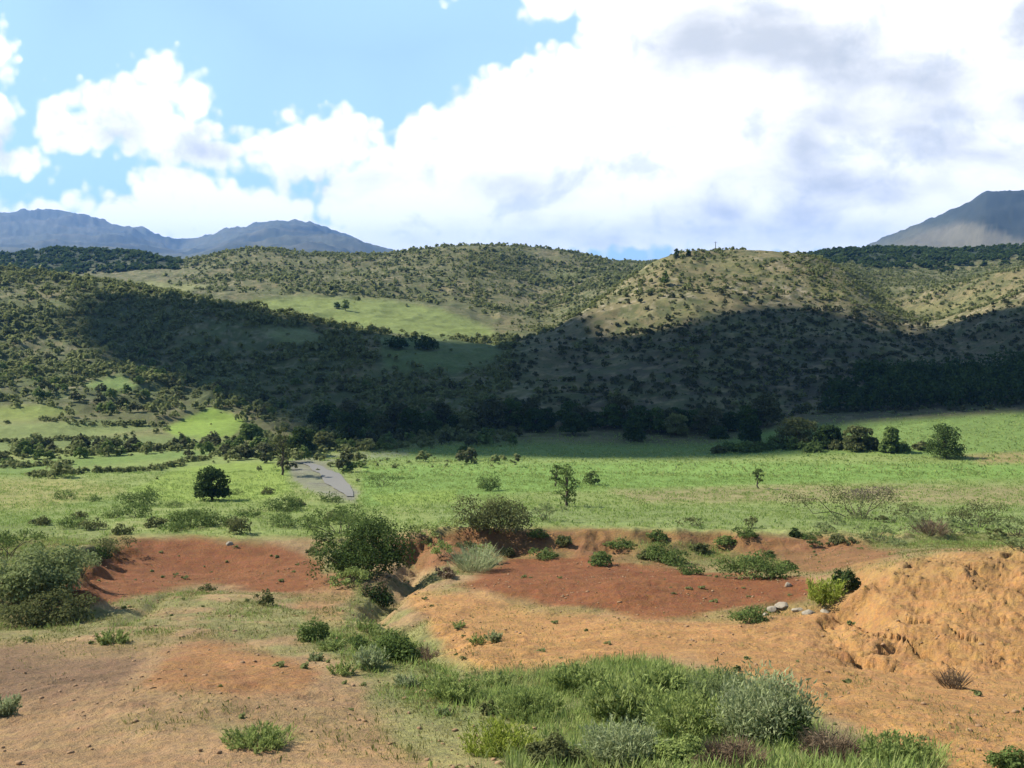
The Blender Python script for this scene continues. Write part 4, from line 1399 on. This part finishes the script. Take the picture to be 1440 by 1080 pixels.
# ------------------------------------------------------------------ grass
def build_grass(name, label, n, d0, d1, p0, p1, hgt, wd, nb, seed, mat, thr, cond=None):
    x, y, r = scatter(n, d0, d1, p0, p1, seed)
    z = H(x, y)
    g = Ground(x, y, z)
    _c, cover = ground_colour(g)
    keep = r.random(n) < np.clip((cover - thr) / (1 - thr), 0, 1) * np.clip(.6 + .9 * fbm(x, y, 1.8, 2, 501), .05, 1)
    if cond is not None:
        keep &= cond(g, x, y)
    x, y, z = x[keep], y[keep], z[keep]
    parts = []
    for k in range(8):
        V, Fc = blades(np.random.default_rng(600 + seed * 10 + k), nb, .16, hgt, wd, .6, .05)
        s = np.arange(k, len(x), 8)
        sc = (.5 + .9 * r.random(len(s)) ** 1.5)[:, None]
        th = r.random(len(s)) * 6.28
        c, sn = np.cos(th)[:, None], np.sin(th)[:, None]
        VV = np.stack([(V[None, :, 0] * c - V[None, :, 1] * sn) * sc + x[s][:, None], (V[None, :, 0] * sn + V[None, :, 1] * c) * sc + y[s][:, None], V[None, :, 2] * sc + z[s][:, None] - .015], -1)
        parts.append((VV.reshape(-1, 3), (Fc[None] + (np.arange(len(s)) * len(V))[:, None, None]).reshape(-1, 4)))
    V, Fc = join(parts)
    o = link(name, mesh_np(name, V, Fc), mat)
    tag(o, label, 'grass', kind='stuff')


MAT['grass'] = leaf_material('grass_blades', (.16, .245, .055), (.245, .325, .09), (.35, .385, .15), .42)
MAT['straw'] = leaf_material('dry_grass_blades', (.10, .125, .035), (.20, .20, .065), (.38, .32, .14), .4)
build_grass('meadow_grass', 'short grass of the valley field and the green slopes', 70000, 60, 130, -200, 1640, .28, .05, 5, 1, MAT['grass'], .35)
build_grass('far_meadow_grass', 'taller grass tufts of the far part of the valley field', 32000, 125, 205, 380, 1640, .38, .13, 4, 6, MAT['grass'], .3)
build_grass('slope_grass', 'green grass tufts on the near slope', 50000, 12, 62, -200, 1640, .24, .018, 9, 2, MAT['grass'], .45)
THICK = [(660, 960), (720, 945), (860, 935), (1000, 945), (1110, 980), (1150, 1030), (1200, 1075), (1320, 1060), (1330, 1130), (640, 1130), (690, 1040)]
build_grass('thicket_grass', 'tall green grass filling the foreground thicket', 24000, 12, 26, 560, 1400, .26, .014, 8, 5, MAT['grass'], .15, lambda g, x, y: g.mask(THICK, 9, 30, 14) > .5 + .5 * np.clip(fbm(x, y, .9, 3, 351) + .1, -1, .9))
build_grass('dry_grass', 'thin straw coloured grass on the bare ground', 220000, 12, 62, -200, 1640, .12, .018, 6, 3, MAT['straw'], .04)


def build_weeds():
    n = 900
    x, y, r = scatter(n, 14, 62, -40, 1480, 91)
    k = (fbm(x, y, 4.0, 3, 601) > -.05) & (r.random(n) < .75)
    x, y = x[k], y[k]
    z = H(x, y)
    parts = []
    for i in range(len(x)):
        h = .05 + .2 * r.random() ** 3
        V, Fc = PROTO_M[i % 6] if r.random() < .3 else PROTO_F[i % 6]
        parts.append((V * np.array([h * 1.6, h * 1.6, h]) + np.array([x[i], y[i], z[i] - .02]), Fc))
    V, Fc = join(parts)
    o = link('ground_weeds', mesh_np('ground_weeds', V, Fc), MAT['hill'])
    tag(o, 'tiny olive weeds dotted over the bare ground', 'weeds', kind='stuff')


build_weeds()

def build_loose_stones():
    r = np.random.default_rng(93)
    n = 9000
    x, y, _ = scatter(n, 12.5, 58, -40, 1480, 94)
    k = fbm(x, y, 3.0, 3, 611) + .3 * fbm(x, y, .8, 2, 613) > .02
    x, y = x[k], y[k]
    z = H(x, y)
    t = (1 + 5 ** .5) / 2
    ico = np.array([(-1, t, 0), (1, t, 0), (-1, -t, 0), (1, -t, 0), (0, -1, t), (0, 1, t), (0, -1, -t), (0, 1, -t), (t, 0, -1), (t, 0, 1), (-t, 0, -1), (-t, 0, 1)]) / 1.9
    fc = np.array([(0, 11, 5), (0, 5, 1), (0, 1, 7), (0, 7, 10), (0, 10, 11), (1, 5, 9), (5, 11, 4), (11, 10, 2), (10, 7, 6), (7, 1, 8), (3, 9, 4), (3, 4, 2), (3, 2, 6), (3, 6, 8), (3, 8, 9), (4, 9, 5), (2, 4, 11), (6, 2, 10), (8, 6, 7), (9, 8, 1)])
    m = len(x)
    V = ico[None] * (1 + .35 * r.normal(size=(m, 12, 1))).clip(.4, 1.6)
    s = (.012 + .05 * r.random(m) ** 4)[:, None]
    V = V * np.stack([s * (.8 + .8 * r.random((m, 1))), s, s * .7], -1)
    V = V + np.stack([x, y, z + s[:, 0] * .2], -1)[:, None]
    Fc = fc[None] + (np.arange(m) * 12)[:, None, None]
    o = link('loose_stones', mesh_np('loose_stones', V.reshape(-1, 3), Fc.reshape(-1, 3)), plain_material('clod', (.26, .165, .09), var=.55, scale=3.0))
    tag(o, 'small clods and stones strewn over the bare soil', 'stones', kind='stuff')


build_loose_stones()

# ------------------------------------------------------------------ the cloud overhead that shades the middle hills
SHADE = [(150, 415), (215, 420), (300, 428), (350, 440), (420, 452), (480, 462), (540, 470), (600, 478), (700, 484), (730, 474), (830, 468), (900, 464), (970, 452), (1040, 434), (1110, 424), (1180, 432),
         (1240, 448), (1290, 458), (1340, 448), (1400, 436), (1470, 424), (1760, 400), (1760, 592), (1440, 588), (1300, 592), (1180, 599), (1100, 606), (1060, 640), (900, 645), (700, 644), (560, 640), (480, 630), (420, 600), (360, 570), (270, 548),
         (170, 520), (110, 480), (105, 440)]


def build_cloud():
    zc = 640.0
    pts = []
    for px, py in SHADE:
        x, y = ray_hit(px, py, base_z, dmin=100)
        z = float(base_z(np.array([x]), np.array([y]))[0])
        k = (zc - z) / SUN_DIR[2]
        pts.append((x + SUN_DIR[0] * k, y + SUN_DIR[1] * k))
    P = np.array(pts)
    lo, hi = P.min(0) - 12, P.max(0) + 12
    st = 4.0
    gx, gy = np.arange(lo[0], hi[0], st), np.arange(lo[1], hi[1], st)
    X, Y = np.meshgrid(gx, gy)
    sd = poly_sd(X.ravel() + 6 * fbm(X.ravel(), Y.ravel(), 30, 3, 701), Y.ravel() + 6 * fbm(X.ravel(), Y.ravel(), 30, 3, 703), P).reshape(X.shape)
    ins = sd > 0
    th = np.sqrt(np.clip(sd, 0, 60)) * 5.0 * (1 + .5 * fbm(X.ravel(), Y.ravel(), 40, 4, 707).reshape(X.shape))
    top, bot = zc + np.maximum(th, .5), zc - np.maximum(th * .25, .4)
    ny, nx = X.shape
    idx = np.arange(ny * nx).reshape(ny, nx)
    q = ins[:-1, :-1] & ins[:-1, 1:] & ins[1:, 1:] & ins[1:, :-1]
    a, b, c, d = idx[:-1, :-1][q], idx[:-1, 1:][q], idx[1:, 1:][q], idx[1:, :-1][q]
    N = ny * nx
    Ft = np.stack([a, b, c, d], 1)
    Fb = np.stack([d, c, b, a], 1) + N
    # side walls
    from collections import Counter
    E = Counter()
    for f in Ft.tolist():
        for i in range(4):
            E[(f[i], f[(i + 1) % 4])] += 1
    side = [(u, u + N, v + N, v) for (u, v) in E if (v, u) not in E]
    V = np.concatenate([np.stack([X.ravel(), Y.ravel(), top.ravel()], 1), np.stack([X.ravel(), Y.ravel(), bot.ravel()], 1)])
    Fc = np.concatenate([Ft, Fb, np.array(side)])
    used = np.unique(Fc)
    mp = np.full(len(V), -1)
    mp[used] = np.arange(len(used))
    o = link('cloud', mesh_np('cloud', V[used], mp[Fc], True), plain_material('cloud_white', (.8, .8, .82), 1.0, .03, .02))
    tag(o, kind='structure')


build_cloud()

# ------------------------------------------------------------------ haze
def build_haze():
    x0, x1, y0, y1, z0, z1 = -23000, 23000, -320, 9700, -60, 520
    V = [(x0, y0, z0), (x1, y0, z0), (x1, y1, z0), (x0, y1, z0), (x0, y0, z1), (x1, y0, z1), (x1, y1, z1), (x0, y1, z1)]
    Fc = [(3, 2, 1, 0), (4, 5, 6, 7), (0, 1, 5, 4), (1, 2, 6, 5), (2, 3, 7, 6), (3, 0, 4, 7)]
    m = bpy.data.materials.new('haze')
    m.use_nodes = True
    t = NT(m.node_tree)
    v = t.n('ShaderNodeVolumePrincipled')
    v.inputs['Color'].default_value = (.17, .44, 1.0, 1)
    v.inputs['Density'].default_value = 8.0e-5
    v.inputs['Anisotropy'].default_value = 0.2
    o = t.n('ShaderNodeOutputMaterial')
    t.lk(v.outputs[0], o.inputs['Volume'])
    ob = link('haze', mesh_np('haze', V, Fc), m)
    tag(ob, kind='stuff')


build_haze()
